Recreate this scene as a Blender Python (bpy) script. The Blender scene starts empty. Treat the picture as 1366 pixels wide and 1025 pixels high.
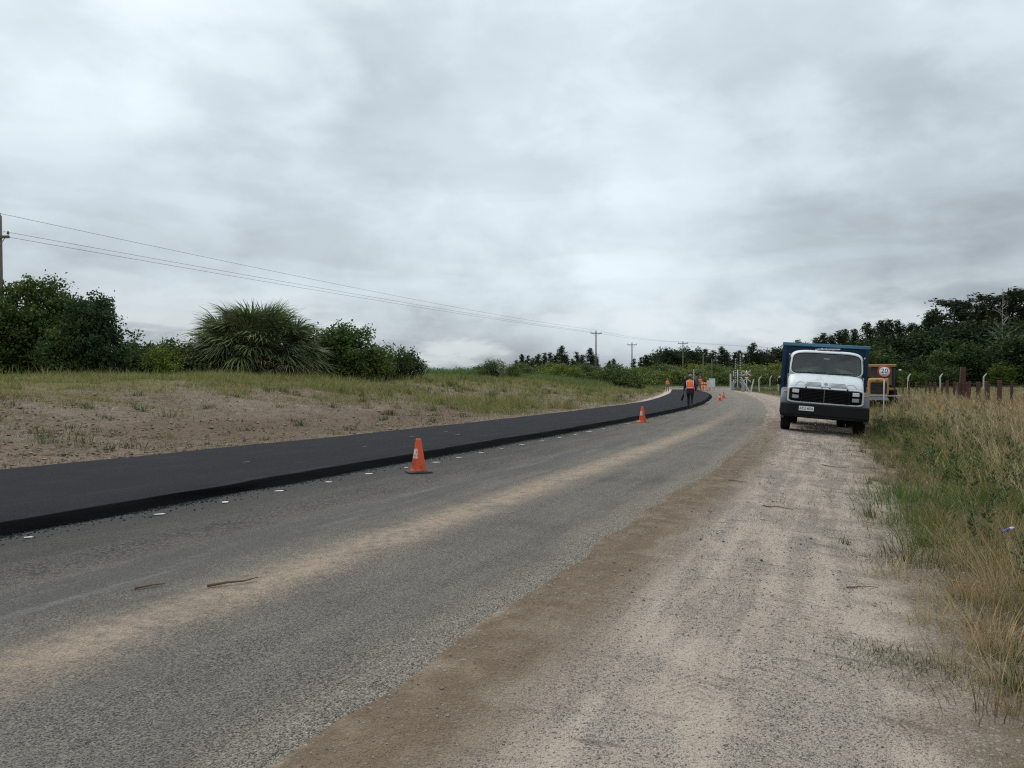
import bpy, bmesh, math, random
import numpy as np
from mathutils import Vector, Matrix, Euler

random.seed(7)
RNG = np.random.default_rng(11)
SC = bpy.context.scene
COL = SC.collection
RAD = math.radians

# ------------------------------------------------------------------ camera
cam_d = bpy.data.cameras.new("camera")
cam = bpy.data.objects.new("camera", cam_d)
COL.objects.link(cam)
cam.location = (0, 0, 1.6)
cam.rotation_euler = (RAD(90 - 0.315), 0, 0)
cam_d.sensor_width = 36.0
cam_d.lens = 26.354
cam_d.clip_start = 0.05
cam_d.clip_end = 6000
SC.camera = cam

# ------------------------------------------------------------------ node helper
class NT:
    def __init__(s, tree):
        s.t = tree; s.N = tree.nodes; s.L = tree.links
    def set(s, sock, v):
        if v is None: return
        if isinstance(v, bpy.types.NodeSocket): s.L.new(v, sock)
        elif isinstance(v, (tuple, list)):
            if sock.type == 'RGBA' and len(v) == 3: v = (*v, 1)
            sock.default_value = v
        else:
            if sock.type == 'RGBA': v = (v, v, v, 1)
            elif sock.type == 'VECTOR': v = (v, v, v)
            sock.default_value = v
    def n(s, typ, ins=None, **kw):
        nd = s.N.new(typ)
        for k, v in kw.items(): setattr(nd, k, v)
        for k, v in (ins or {}).items(): s.set(nd.inputs[k], v)
        return nd
    def m(s, op, a, b=None, c=None, clamp=False):
        nd = s.n('ShaderNodeMath', operation=op, use_clamp=clamp)
        s.set(nd.inputs[0], a); s.set(nd.inputs[1], b); s.set(nd.inputs[2], c)
        return nd.outputs[0]
    def mix(s, f, a, b, blend='MIX'):
        nd = s.n('ShaderNodeMix', data_type='RGBA', blend_type=blend, clamp_factor=True)
        s.set(nd.inputs[0], f); s.set(nd.inputs[6], a); s.set(nd.inputs[7], b)
        return nd.outputs[2]
    def sm(s, v, lo, hi):
        nd = s.n('ShaderNodeMapRange', interpolation_type='SMOOTHSTEP')
        s.set(nd.inputs[0], v); s.set(nd.inputs[1], lo); s.set(nd.inputs[2], hi)
        return nd.outputs[0]
    def noise(s, vec, scale, detail=4, rough=.55, dist=0.0, out=0):
        nd = s.n('ShaderNodeTexNoise')
        s.set(nd.inputs['Vector'], vec); s.set(nd.inputs['Scale'], scale)
        s.set(nd.inputs['Detail'], detail); s.set(nd.inputs['Roughness'], rough); s.set(nd.inputs['Distortion'], dist)
        return nd.outputs[out]
    def vor(s, vec, scale, feature='F1', out='Distance', rnd=1.0):
        nd = s.n('ShaderNodeTexVoronoi', feature=feature)
        s.set(nd.inputs['Vector'], vec); s.set(nd.inputs['Scale'], scale); s.set(nd.inputs['Randomness'], rnd)
        return nd.outputs[out]
    def ramp(s, f, stops):
        nd = s.n('ShaderNodeValToRGB')
        cr = nd.color_ramp
        while len(cr.elements) < len(stops): cr.elements.new(0.5)
        for e, (p, c) in zip(cr.elements, stops):
            e.position = p; e.color = (*c, 1) if not isinstance(c, (int, float)) else (c, c, c, 1)
        s.set(nd.inputs[0], f)
        return nd.outputs[0]
    def attr(s, name, out='Fac'):
        nd = s.n('ShaderNodeAttribute', attribute_name=name)
        return nd.outputs[out]
    def pos(s):
        return s.n('ShaderNodeNewGeometry').outputs['Position']
    def scalev(s, v, sc):
        nd = s.n('ShaderNodeMapping'); s.set(nd.inputs['Vector'], v); nd.inputs['Scale'].default_value = sc
        return nd.outputs[0]
    def bump(s, h, dist, strength=1.0, normal=None):
        nd = s.n('ShaderNodeBump'); s.set(nd.inputs['Height'], h)
        nd.inputs['Distance'].default_value = dist; nd.inputs['Strength'].default_value = strength
        if normal is not None: s.L.new(normal, nd.inputs['Normal'])
        return nd.outputs[0]

# ------------------------------------------------------------------ world: overcast sky
SUN_EL, SUN_AZ = RAD(52), RAD(-28)          # azimuth from +Y, negative = left
sun_dir = Vector((math.sin(SUN_AZ) * math.cos(SUN_EL), math.cos(SUN_AZ) * math.cos(SUN_EL), math.sin(SUN_EL)))
W = bpy.data.worlds.new("World"); SC.world = W; W.use_nodes = True
w = NT(W.node_tree); w.N.clear()
sky = w.n('ShaderNodeTexSky', sky_type='NISHITA', sun_disc=False)
sky.sun_elevation = SUN_EL; sky.sun_rotation = SUN_AZ; sky.altitude = 20; sky.dust_density = 2.0
dirv = w.n('ShaderNodeNewGeometry').outputs['Incoming']
dirv = w.n('ShaderNodeVectorMath', {0: dirv, 1: (-1, -1, -1)}, operation='MULTIPLY').outputs[0]
sep = w.n('ShaderNodeSeparateXYZ', {0: dirv})
el = w.m('MAXIMUM', sep.outputs[2], 0.0)
def vadd(vec, o): return w.n('ShaderNodeVectorMath', {0: vec, 1: o}, operation='ADD').outputs[0]
den = w.m('ADD', el, 0.30)
cuv = w.n('ShaderNodeCombineXYZ', {0: w.m('DIVIDE', sep.outputs[0], den), 1: w.m('DIVIDE', sep.outputs[1], den), 2: 3.7}).outputs[0]
duv = w.n('ShaderNodeVectorMath', {0: dirv, 1: (1.0, 1.0, 1.7)}, operation='MULTIPLY').outputs[0]
n1 = w.noise(vadd(w.n('ShaderNodeVectorMath', {0: dirv, 1: (1.0, 1.0, 1.5)}, operation='MULTIPLY').outputs[0], (3.1, 0.4, 6.2)), 1.9, 4, .5, .3)                                   # broad light and dark masses
n2 = w.noise(vadd(duv, (7.3, 2.1, 4.0)), 4.2, 7, .5, .15)           # cloud lumps
n3 = w.noise(vadd(duv, (1.3, 9.4, 8.0)), 9.0, 8, .58, .3)            # fine broken edges
n4 = w.noise(vadd(w.n('ShaderNodeVectorMath', {0: dirv, 1: (1.0, 1.0, 3.6)}, operation='MULTIPLY').outputs[0], (4.4, 3.2, 1.1)), 4.6, 8, .55, .3)
# an overcast sky brightens steadily from horizon to zenith
base = w.m('MULTIPLY_ADD', w.m('POWER', el, .8), 0.58, 0.415)
n5 = w.noise(vadd(w.n('ShaderNodeVectorMath', {0: dirv, 1: (1.0, 1.0, 6.0)}, operation='MULTIPLY').outputs[0], (2.2, 8.1, 5.0)), 3.2, 8, .55, .5)
band = w.m('MULTIPLY', w.m('SUBTRACT', w.sm(n5, .42, .58), .5), w.m('SUBTRACT', 1.0, w.sm(el, .10, .42)))
lump = w.m('ADD', w.sm(w.m('MULTIPLY_ADD', n3, .18, n2), .46, .72), w.m('MULTIPLY', w.sm(n3, .35, .65), .30))
v = w.m('MULTIPLY_ADD', w.m('SUBTRACT', n1, .5), 0.62, base)
v = w.m('MULTIPLY_ADD', w.m('SUBTRACT', lump, .65), 0.135, v)
v = w.m('MULTIPLY_ADD', band, 0.06, v)
sd = w.n('ShaderNodeVectorMath', {0: dirv, 1: tuple(sun_dir)}, operation='DOT_PRODUCT').outputs['Value']
v = w.m('MULTIPLY_ADD', w.sm(sd, 0.55, 1.0), 0.10, v)
v = w.m('MINIMUM', w.m('MAXIMUM', v, 0.25), 1.35)
low = w.m('SUBTRACT', 1.0, w.sm(el, 0.05, 0.15))
gap = w.m('MULTIPLY', w.sm(w.m('MULTIPLY_ADD', n3, .5, n4), 0.73, 0.88), low)
ccol = w.ramp(w.m('MULTIPLY', v, .7), [(0.0, (.17, .19, .21)), (0.245, (.285, .325, .36)), (0.42, (.52, .59, .64)), (0.63, (.77, .855, .91)), (1.0, (1.3, 1.36, 1.4))])
ccol = w.mix(w.m('MULTIPLY', gap, 0.5), ccol, (.70, .75, .76))
nis = w.mix(1.0, sky.outputs[0], (.1, .1, .1), 'MULTIPLY')
fin = w.mix(0.94, nis, ccol)
bg = w.n('ShaderNodeBackground', {'Color': fin, 'Strength': 1.0})
wo = w.n('ShaderNodeOutputWorld'); w.L.new(bg.outputs[0], wo.inputs[0])
W.cycles.sampling_method = 'MANUAL'; W.cycles.sample_map_resolution = 512

# ------------------------------------------------------------------ sun (veiled by cloud)
sl = bpy.data.lights.new("sun", 'SUN'); sl.energy = 1.5; sl.angle = RAD(38); sl.color = (1, .96, .9)
so = bpy.data.objects.new("sun", sl); COL.objects.link(so)
so.rotation_euler = sun_dir.to_track_quat('Z', 'Y').to_euler()

SC.view_settings.view_transform = 'Standard'; SC.view_settings.look = 'None'
SC.view_settings.exposure = 0.28; SC.view_settings.gamma = 1.0; SC.view_settings.use_curve_mapping = False
SC.cycles.use_denoising = False; SC.cycles.use_adaptive_sampling = False; SC.cycles.filter_width = 1.2
SC.cycles.max_bounces = 6; SC.cycles.diffuse_bounces = 2; SC.cycles.transparent_max_bounces = 8

# ------------------------------------------------------------------ materials
MATS = {}
def material(name, fn):
    m = bpy.data.materials.new(name); m.use_nodes = True
    t = NT(m.node_tree); t.N.clear()
    out = t.n('ShaderNodeOutputMaterial')
    t.L.new(fn(t), out.inputs[0]); MATS[name] = m
    return m
def pbsdf(t, col, rough=.6, metal=0.0, spec=.5, normal=None, **kw):
    b = t.n('ShaderNodeBsdfPrincipled')
    t.set(b.inputs['Base Color'], col); t.set(b.inputs['Roughness'], rough); t.set(b.inputs['Metallic'], metal)
    t.set(b.inputs['Specular IOR Level'], spec)
    if normal is not None: t.L.new(normal, b.inputs['Normal'])
    for k, v in kw.items(): t.set(b.inputs[k], v)
    return b.outputs[0]
def worn(name, col, rough=.5, dirt=(.16, .13, .10), amt=.35, metal=0.0, scale=3.0, spec=.5):
    def f(t):
        o = t.n('ShaderNodeTexCoord').outputs['Object']
        a = t.noise(o, scale, 6, .65); b = t.noise(o, scale * 9, 4, .6)
        k = t.m('MULTIPLY', t.sm(t.m('MULTIPLY_ADD', b, .35, a), .55, .95), amt)
        c = t.mix(k, col, dirt)
        c = t.mix(t.m('MULTIPLY', t.m('SUBTRACT', b, .4), .25), c, tuple(x * 1.25 for x in col))
        return pbsdf(t, c, t.m('MULTIPLY_ADD', a, .3, rough - .12), metal, spec, t.bump(b, .002, .3))
    return material(name, f)
def leafmat(name, transl=.3, rough=.6, vary=True):
    def f(t):
        c = t.attr('col', 'Color')
        rn = t.n('ShaderNodeObjectInfo').outputs['Random']
        if vary: c = t.n('ShaderNodeHueSaturation', {'Hue': t.m('MULTIPLY_ADD', rn, -.035, .515), 'Saturation': t.m('MULTIPLY_ADD', rn, .25, .85), 'Value': t.m('MULTIPLY_ADD', rn, .55, .75), 'Color': c}).outputs[0]
        d = pbsdf(t, c, rough, 0, .10)
        tr = t.n('ShaderNodeBsdfTranslucent', {'Color': c}).outputs[0]
        return t.n('ShaderNodeMixShader', {0: transl, 1: d, 2: tr}).outputs[0]
    return material(name, f)

def ground_fn(t):
    p = t.pos(); dr = t.attr('dr'); dl = t.attr('dl')
    py = t.n('ShaderNodeSeparateXYZ', {0: p}).outputs[1]
    nA = t.noise(p, .35, 4, .6); nB = t.noise(p, 1.7, 5, .6); nC = t.noise(p, 7, 5, .65); nD = t.noise(p, 38, 4, .7); nE = t.noise(p, 130, 2, .6)
    wv = t.noise(p, 45, 2, .6, 0.0, 1)
    pw = t.n('ShaderNodeVectorMath', {0: p, 1: t.n('ShaderNodeVectorMath', {0: wv, 1: (.022, .022, .022)}, operation='MULTIPLY').outputs[0]}, operation='ADD').outputs[0]
    pebc = t.vor(pw, 75, out='Color'); pebd = t.vor(pw, 75)
    peb2c = t.vor(pw, 40, out='Color'); peb2 = t.vor(pw, 40)
    pebg = t.n('ShaderNodeSeparateColor', {0: pebc}).outputs[0]
    peb2g = t.n('ShaderNodeSeparateColor', {0: peb2c}).outputs[1]
    # ---- right shoulder gravel
    sand = t.mix(nC, (.335, .275, .222), (.54, .455, .378))
    sand = t.mix(t.sm(nB, .45, .75), sand, (.60, .515, .435))
    stone = t.mix(pebg, (.055, .052, .050), (.36, .33, .29))
    # stony patches drawn out along the tyre tracks
    al = t.m('MULTIPLY_ADD', t.noise(t.n('ShaderNodeCombineXYZ', {0: t.m('MULTIPLY', dr, 5.0), 1: t.m('MULTIPLY', t.n('ShaderNodeSeparateXYZ', {0: p}).outputs[1], .45), 2: 0.0}).outputs[0], 1.0, 4, .6), .55, t.m('MULTIPLY', nB, .5))
    stonym = t.sm(al, .42, .66)
    few = t.m('MULTIPLY', t.m('GREATER_THAN', peb2g, .80), t.m('LESS_THAN', peb2, .42))
    def grains(scale, dens, rmax):
        v_ = t.n('ShaderNodeTexVoronoi'); t.set(v_.inputs['Vector'], pw); v_.inputs['Scale'].default_value = scale
        sc_ = t.n('ShaderNodeSeparateColor', {0: v_.outputs['Color']})
        m_ = t.m('MULTIPLY', t.m('LESS_THAN', sc_.outputs[0], dens), t.m('LESS_THAN', v_.outputs['Distance'], rmax))
        return m_, sc_.outputs[1]
    g = t.mix(t.m('MULTIPLY', t.sm(t.m('MULTIPLY_ADD', nC, .35, t.m('MULTIPLY', al, .8)), .48, .66), .40), sand, t.mix(nD, (.13, .117, .105), (.30, .265, .23)))
    px_ = t.n('ShaderNodeSeparateXYZ', {0: p}).outputs[0]
    rip = t.noise(t.n('ShaderNodeCombineXYZ', {0: t.m('MULTIPLY', px_, 2.2), 1: t.m('MULTIPLY_ADD', px_, 3.0, t.m('MULTIPLY', py, 9.0)), 2: 4.0}).outputs[0], 1.0, 5, .62, .6)
    ripm = t.m('MULTIPLY', t.sm(rip, .55, .66), t.sm(nB, .36, .56))
    g = t.mix(t.m('MULTIPLY', ripm, .6), g, t.mix(nD, (.085, .072, .060), (.20, .17, .14)))
    tread = t.m('SINE', t.m('MULTIPLY', t.m('MULTIPLY_ADD', t.m('ABSOLUTE', t.m('SUBTRACT', dr, 1.35)), .8, py), 95.0))
    tb = t.m('MULTIPLY', t.m('ADD', t.m('MULTIPLY', t.sm(dr, 1.18, 1.24), t.m('SUBTRACT', 1.0, t.sm(dr, 1.44, 1.50))), t.m('MULTIPLY', t.sm(dr, 1.62, 1.67), t.m('SUBTRACT', 1.0, t.sm(dr, 1.86, 1.91)))), t.sm(t.noise(p, 1.1, 3, .5), .44, .58))
    treadm = t.m('MULTIPLY', tb, t.sm(tread, .1, .7))
    g = t.mix(t.m('MULTIPLY', tb, .35), g, (.40, .345, .28))
    g = t.mix(t.m('MULTIPLY', treadm, .35), g, (.20, .168, .135))
    m1, k1 = grains(150, t.m('MULTIPLY_ADD', stonym, .45, .12), .5)
    g = t.mix(t.m('MULTIPLY', m1, .85), g, t.ramp(k1, [(0, (.045, .042, .040)), (.6, (.15, .138, .125)), (1, (.50, .46, .40))]))
    m2, k2 = grains(85, t.m('MULTIPLY_ADD', stonym, .36, .05), .48)
    g = t.mix(t.m('MULTIPLY', m2, .9), g, t.ramp(k2, [(0, (.045, .043, .042)), (.6, (.14, .132, .125)), (1, (.42, .385, .34))]))
    m3, k3 = grains(40, t.m('MULTIPLY_ADD', stonym, .14, .015), .40)
    g = t.mix(t.m('MULTIPLY', m3, .9), g, t.ramp(k3, [(0, (.05, .047, .045)), (1, (.30, .28, .25))]))
    g = t.mix(t.m('MULTIPLY', t.sm(t.m('MULTIPLY_ADD', nB, .5, t.m('MULTIPLY', nA, .5)), .50, .66), .40), g, t.mix(nD, (.11, .095, .08), (.27, .235, .195)))
    grit = t.m('MULTIPLY', t.sm(t.m('MULTIPLY_ADD', nE, .5, t.m('MULTIPLY', nD, .6)), .56, .68), t.sm(t.m('MULTIPLY_ADD', nC, .5, nB), .55, .95))
    g = t.mix(t.m('MULTIPLY', grit, .55), g, (.10, .088, .075))
    g = t.mix(t.m('MULTIPLY', t.sm(nE, .60, .70), .5), g, (.52, .48, .42))
    # ---- brown fine dirt strip beside the old paving
    brown = t.mix(nC, (.130, .096, .066), (.235, .178, .126))
    brown = t.mix(t.sm(nB, .48, .75), brown, (.31, .25, .19))
    bm1, bk1 = grains(95, .10, .42)
    brown = t.mix(t.m('MULTIPLY', bm1, .7), brown, t.mix(bk1, (.05, .042, .034), (.36, .31, .255)))
    bm2, bk2 = grains(32, .035, .36)
    brown = t.mix(t.m('MULTIPLY', bm2, .8), brown, t.mix(bk2, (.07, .058, .046), (.36, .31, .26)))
    brown = t.mix(t.m('MULTIPLY', t.sm(nE, .52, .66), .35), brown, (.075, .055, .038))
    wob = t.m('MULTIPLY_ADD', t.m('SUBTRACT', nB, .5), .55, t.m('MULTIPLY_ADD', t.m('SUBTRACT', nD, .5), .30, dr))
    bm = t.m('MULTIPLY', t.m('MULTIPLY', t.sm(wob, -.30, .0), t.m('SUBTRACT', 1.0, t.sm(wob, .38, .95))), t.m('MULTIPLY_ADD', t.sm(nB, .3, .55), .25, .75))
    bm = t.m('MULTIPLY', bm, t.m('MULTIPLY_ADD', t.sm(py, 13, 32), -.75, 1.0))
    right = t.mix(bm, g, brown)
    soil = t.mix(nC, (.11, .085, .06), (.26, .205, .15))
    soil = t.mix(t.m('MULTIPLY', few, .7), soil, (.36, .34, .31))
    sm_ = t.sm(t.m('MULTIPLY_ADD', t.m('SUBTRACT', nB, .5), 1.4, dr), 2.1, 2.95)
    right = t.mix(sm_, right, soil)
    turf = t.mix(nC, (.075, .075, .028), (.19, .155, .075))
    right = t.mix(t.sm(dr, 4.5, 8), right, turf)
    # ---- left bank
    ls = t.mix(nC, (.165, .130, .100), (.345, .282, .225))
    ls = t.mix(t.sm(nB, .54, .76), ls, (.44, .365, .30))
    ls = t.mix(t.m('MULTIPLY', t.sm(t.m('MULTIPLY_ADD', nE, .5, t.m('MULTIPLY', nD, .6)), .54, .68), .6), ls, (.085, .066, .05))
    clod = t.mix(t.n('ShaderNodeSeparateColor', {0: t.vor(p, 9, out='Color')}).outputs[0], (.09, .066, .048), (.24, .18, .135))
    cl = t.sm(t.m('MULTIPLY_ADD', nD, .3, t.m('MULTIPLY_ADD', nA, .45, t.m('MULTIPLY', nC, .5))), .53, .72)
    ls = t.mix(t.m('MULTIPLY', cl, .92), ls, clod)
    lm, lk = grains(22, t.m('MULTIPLY_ADD', cl, .5, .12), .45)
    ls = t.mix(t.m('MULTIPLY', lm, .85), ls, t.mix(lk, (.045, .032, .024), (.25, .195, .15)))
    ridge = t.m('MULTIPLY', t.m('MULTIPLY', t.sm(dl, 1.0, 2.2), t.m('SUBTRACT', 1.0, t.sm(dl, 4.2, 6.5))), t.m('MULTIPLY', t.sm(py, 15, 21), t.m('SUBTRACT', 1.0, t.sm(py, 30, 42))))
    ls = t.mix(t.m('MULTIPLY', ridge, t.m('MULTIPLY_ADD', nC, .6, .3)), ls, t.mix(nD, (.07, .050, .038), (.23, .172, .13)))
    far = t.mix(nC, (.10, .105, .035), (.24, .21, .10))
    gr = t.sm(t.m('MULTIPLY_ADD', t.m('SUBTRACT', nB, .5), 9.0, t.m('MULTIPLY_ADD', t.m('SUBTRACT', nA, .5), 8.0, dl)), 9.5, 17)
    ls = t.mix(gr, ls, far)
    edge = t.sm(t.m('MULTIPLY_ADD', t.m('SUBTRACT', nB, .5), .7, dl), .55, 1.0)
    ls = t.mix(edge, t.mix(nC, (.40, .34, .28), (.52, .45, .37)), ls)
    col = t.mix(t.m('GREATER_THAN', dl, -1.0), right, ls)
    h = t.m('MULTIPLY_ADD', nC, .7, t.m('MULTIPLY_ADD', nD, .45, t.m('MULTIPLY_ADD', t.m('MAXIMUM', m2, m1), .12, t.m('MULTIPLY_ADD', treadm, -.10, t.m('MULTIPLY', pebd, -.2)))))
    nb = t.bump(h, .05, 1.0)
    return pbsdf(t, col, 1.0, 0, .02, nb)
material('ground', ground_fn)

def oldroad_fn(t):
    p = t.pos(); lt = t.attr('lt'); dm = t.attr('dr')
    nA = t.noise(p, .5, 4, .6); nB = t.noise(p, 2.2, 5, .6); nC = t.noise(p, 9, 4, .6); nD = t.noise(p, 55, 3, .7)
    py = t.n('ShaderNodeSeparateXYZ', {0: p}).outputs[1]
    track = t.noise(t.n('ShaderNodeCombineXYZ', {0: t.m('MULTIPLY', lt, 24.0), 1: t.m('MULTIPLY', py, .42), 2: 2.0}).outputs[0], 1.0, 5, .6)
    wv_ = t.noise(p, 60, 2, .6, 0.0, 1)
    pw = t.n('ShaderNodeVectorMath', {0: p, 1: t.n('ShaderNodeVectorMath', {0: wv_, 1: (.012, .012, .012)}, operation='MULTIPLY').outputs[0]}, operation='ADD').outputs[0]
    v1 = t.n('ShaderNodeTexVoronoi'); t.set(v1.inputs['Vector'], pw); v1.inputs['Scale'].default_value = 110
    c1 = t.n('ShaderNodeSeparateColor', {0: v1.outputs['Color']}).outputs[0]
    chip = t.ramp(c1, [(0, (.026, .026, .027)), (.5, (.085, .082, .079)), (.8, (.17, .160, .147)), (1, (.36, .33, .285))])
    gap = t.sm(v1.outputs['Distance'], .38, .62)
    asph = t.mix(t.m('MULTIPLY', gap, .85), chip, t.mix(t.sm(lt, .45, .85), t.mix(t.m('MULTIPLY_ADD', track, .8, t.m('MULTIPLY', nB, .4)), (.135, .124, .108), (.32, .29, .25)), t.mix(nC, (.085, .080, .074), (.14, .13, .118))))
    asph = t.mix(t.m('MULTIPLY', t.sm(t.m('MULTIPLY_ADD', nA, .6, t.m('MULTIPLY', nB, .5)), .50, .70), .58), asph, t.mix(nD, (.040, .040, .041), (.098, .095, .092)))
    grime = t.mix(nC, (.165, .152, .135), (.27, .245, .21))
    asph = t.mix(t.m('MULTIPLY', t.sm(t.m('MULTIPLY_ADD', nD, .4, t.m('MULTIPLY_ADD', nB, .3, t.m('MULTIPLY', track, .45))), .44, .78), .66), asph, grime)
    # polished dark wheel path with pale scuffs
    w1 = t.m('MULTIPLY', t.sm(lt, .47, .53), t.m('SUBTRACT', 1.0, t.sm(lt, .58, .66)))
    asph = t.mix(t.m('MULTIPLY', w1, .62), asph, t.mix(nD, (.085, .083, .082), (.17, .164, .155)))
    asph = t.mix(t.m('MULTIPLY', t.m('MULTIPLY', w1, t.sm(t.m('MULTIPLY_ADD', nC, .3, track), .64, .90)), .38), asph, (.31, .295, .275))
    # dark cleaner strip beside the new mat, and coarse rubbly band
    asph = t.mix(t.m('MULTIPLY', t.sm(lt, .66, .97), .62), asph, t.mix(nD, (.035, .035, .037), (.10, .098, .096)))
    rub = t.m('MULTIPLY', t.m('MULTIPLY', t.sm(lt, .63, .68), t.m('SUBTRACT', 1.0, t.sm(lt, .74, .80))), t.sm(t.m('MULTIPLY_ADD', nC, .5, nB), .55, .80))
    rubs = t.noise(p, 34, 4, .75)
    asph = t.mix(t.m('MULTIPLY', rub, .6), asph, t.mix(t.sm(rubs, .44, .58), (.036, .036, .037), (.20, .184, .164)))
    # pale stones and sand along the broken edge
    em = t.m('SUBTRACT', 1.0, t.sm(t.m('MULTIPLY_ADD', t.m('SUBTRACT', nB, .5), .25, t.m('MULTIPLY', dm, -1.0)), .02, .48))
    asph = t.mix(t.m('MULTIPLY', em, t.sm(t.m('MULTIPLY_ADD', gap, .4, nD), .45, .7)), asph, t.mix(c1, (.19, .168, .138), (.40, .35, .285)))
    # blown sand ribbon
    wv = t.m('MULTIPLY_ADD', t.m('SUBTRACT', nA, .5), .05, t.m('MULTIPLY_ADD', t.m('SUBTRACT', nB, .5), .05, t.m('MULTIPLY_ADD', t.m('SUBTRACT', nD, .5), .17, lt)))
    sandm = t.m('MULTIPLY', t.sm(wv, .255, .360), t.m('SUBTRACT', 1.0, t.sm(wv, .365, .455)))
    sandm = t.m('MULTIPLY', t.m('MULTIPLY', sandm, t.m('MULTIPLY_ADD', t.sm(t.m('MULTIPLY_ADD', nC, .5, nB), .50, .85), .45, .55)), t.m('MULTIPLY', t.m('SUBTRACT', 1.0, t.m('MULTIPLY', t.sm(py, 16, 50), .75)), t.m('MULTIPLY_ADD', t.sm(t.m('MULTIPLY_ADD', nD, .7, nC), .50, .95), .62, .38)))
    asph = t.mix(t.m('MULTIPLY', sandm, 1.0), asph, t.mix(nC, (.35, .275, .208), (.46, .368, .285)))
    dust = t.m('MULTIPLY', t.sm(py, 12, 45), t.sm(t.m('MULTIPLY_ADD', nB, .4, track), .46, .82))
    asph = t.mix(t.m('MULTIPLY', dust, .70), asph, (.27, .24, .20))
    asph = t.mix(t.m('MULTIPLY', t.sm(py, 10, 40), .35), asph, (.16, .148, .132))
    h = t.m('MULTIPLY_ADD', v1.outputs['Distance'], -.8, t.m('MULTIPLY', nD, .4))
    nb = t.bump(h, .02, 1.0)
    return pbsdf(t, asph, .95, 0, .05, nb)
material('old_road', oldroad_fn)

def newroad_fn(t):
    p = t.pos(); lt = t.attr('lt')
    nB = t.noise(p, 1.1, 5, .6); nD = t.noise(p, 90, 3, .7)
    py = t.n('ShaderNodeSeparateXYZ', {0: p}).outputs[1]
    tr = t.noise(t.n('ShaderNodeCombineXYZ', {0: t.m('MULTIPLY', lt, 26.0), 1: t.m('MULTIPLY', py, .12), 2: 5.0}).outputs[0], 1.0, 4, .6)
    c = t.mix(t.sm(nD, .35, .65), (.004, .0043, .0055), (.021, .022, .0265))
    roll = t.m('SINE', t.m('MULTIPLY', lt, 40.0))
    c = t.mix(t.m('MULTIPLY', t.m('MULTIPLY', t.sm(roll, .80, 1.0), t.sm(nB, .45, .62)), .4), c, (.036, .038, .042))
    c = t.mix(t.m('MULTIPLY', t.sm(t.m('MULTIPLY_ADD', nB, .4, tr), .55, .95), .5), c, (.027, .028, .032))
    seam = t.m('MULTIPLY', t.sm(lt, .655, .663), t.m('SUBTRACT', 1.0, t.sm(lt, .667, .675)))
    c = t.mix(t.m('MULTIPLY', seam, t.m('MULTIPLY', t.sm(nB, .4, .55), .8)), c, (.012, .012, .014))
    nb = t.bump(nD, .012, .8)
    return pbsdf(t, c, t.m('MULTIPLY_ADD', tr, .25, .66), 0, .045, nb)
material('new_asphalt', newroad_fn)
def edge_fn(t):
    p = t.pos(); nD = t.noise(p, 60, 3, .7); nC = t.noise(p, 14, 4, .6)
    c = t.mix(nD, (.002, .002, .0022), (.008, .008, .009))
    return pbsdf(t, c, 1.0, 0, .03, t.bump(t.m('MULTIPLY_ADD', nC, .8, nD), .03, 1.0))
material('asphalt_edge', edge_fn)

leafmat('grass_leaf', .25, .6, False); leafmat('tree_leaf', .22); leafmat('palm_leaf', .15, .45)
def bark_fn(t):
    o = t.n('ShaderNodeTexCoord').outputs['Object']
    a = t.noise(t.scalev(o, (6, 6, 1.2)), 3, 5, .65)
    return pbsdf(t, t.mix(a, (.055, .045, .036), (.17, .145, .12)), .95, 0, .1, t.bump(a, .03, .8))
material('bark', bark_fn)
worn('grey_wood', (.22, .20, .18), .9, (.08, .07, .06), .6)
worn('dead_wood', (.24, .22, .195), .9, (.14, .12, .10), .5)
worn('pole_wood', (.13, .115, .10), .9, (.06, .05, .045), .6)
worn('red_wood', (.085, .034, .024), .85, (.04, .02, .016), .5)
worn('concrete', (.50, .49, .45), .85, (.22, .20, .17), .5)
def truck_paint(t):
    o = t.n('ShaderNodeTexCoord').outputs['Object']
    z = t.n('ShaderNodeSeparateXYZ', {0: o}).outputs[2]
    a = t.noise(o, 2.6, 6, .65); b = t.noise(o, 24, 5, .65); st = t.noise(t.scalev(o, (14, 14, 1.2)), 1.0, 4, .6)
    c = t.mix(t.m('MULTIPLY', t.sm(st, .48, .75), .35), (.60, .645, .675), (.42, .42, .41))
    c = t.mix(t.m('MULTIPLY', t.sm(t.m('MULTIPLY_ADD', b, .4, a), .62, .95), .45), c, (.34, .31, .27))
    c = t.mix(t.m('MULTIPLY', t.m('SUBTRACT', 1.0, t.sm(t.m('MULTIPLY_ADD', a, .4, z), 1.1, 1.85)), .68), c, (.31, .285, .25))
    return pbsdf(t, c, t.m('MULTIPLY_ADD', a, .3, .30), 0, .45)
material('white_paint', truck_paint)
worn('white_trim', (.54, .57, .585), .4, (.45, .40, .34), .2)
worn('black_plastic', (.007, .007, .008), .75, (.03, .027, .024), .3, spec=.2)
worn('black_iron', (.008, .009, .010), .7, (.035, .03, .026), .3, spec=.2)
worn('grey_fender', (.115, .122, .150), .6, (.10, .085, .07), .5)
worn('box_blue', (.004, .024, .060), .6, (.02, .025, .03), .4, spec=.3)
worn('box_rail', (.045, .155, .23), .5, (.10, .11, .11), .4)
worn('rubber', (.012, .012, .012), .95, (.06, .052, .042), .4, spec=.15)
worn('steel', (.34, .34, .34), .45, (.15, .12, .10), .4, .6)
worn('grey_metal', (.27, .29, .32), .6, (.14, .13, .12), .4)
worn('pale_metal', (.60, .66, .66), .6, (.30, .28, .25), .3)
worn('lamp_lens', (.62, .64, .64), .15, (.4, .38, .34), .2)
worn('lamp_lens_dull', (.30, .31, .31), .25, (.18, .17, .15), .4)
worn('amber', (.55, .16, .03), .35, (.25, .1, .04), .4)
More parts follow.
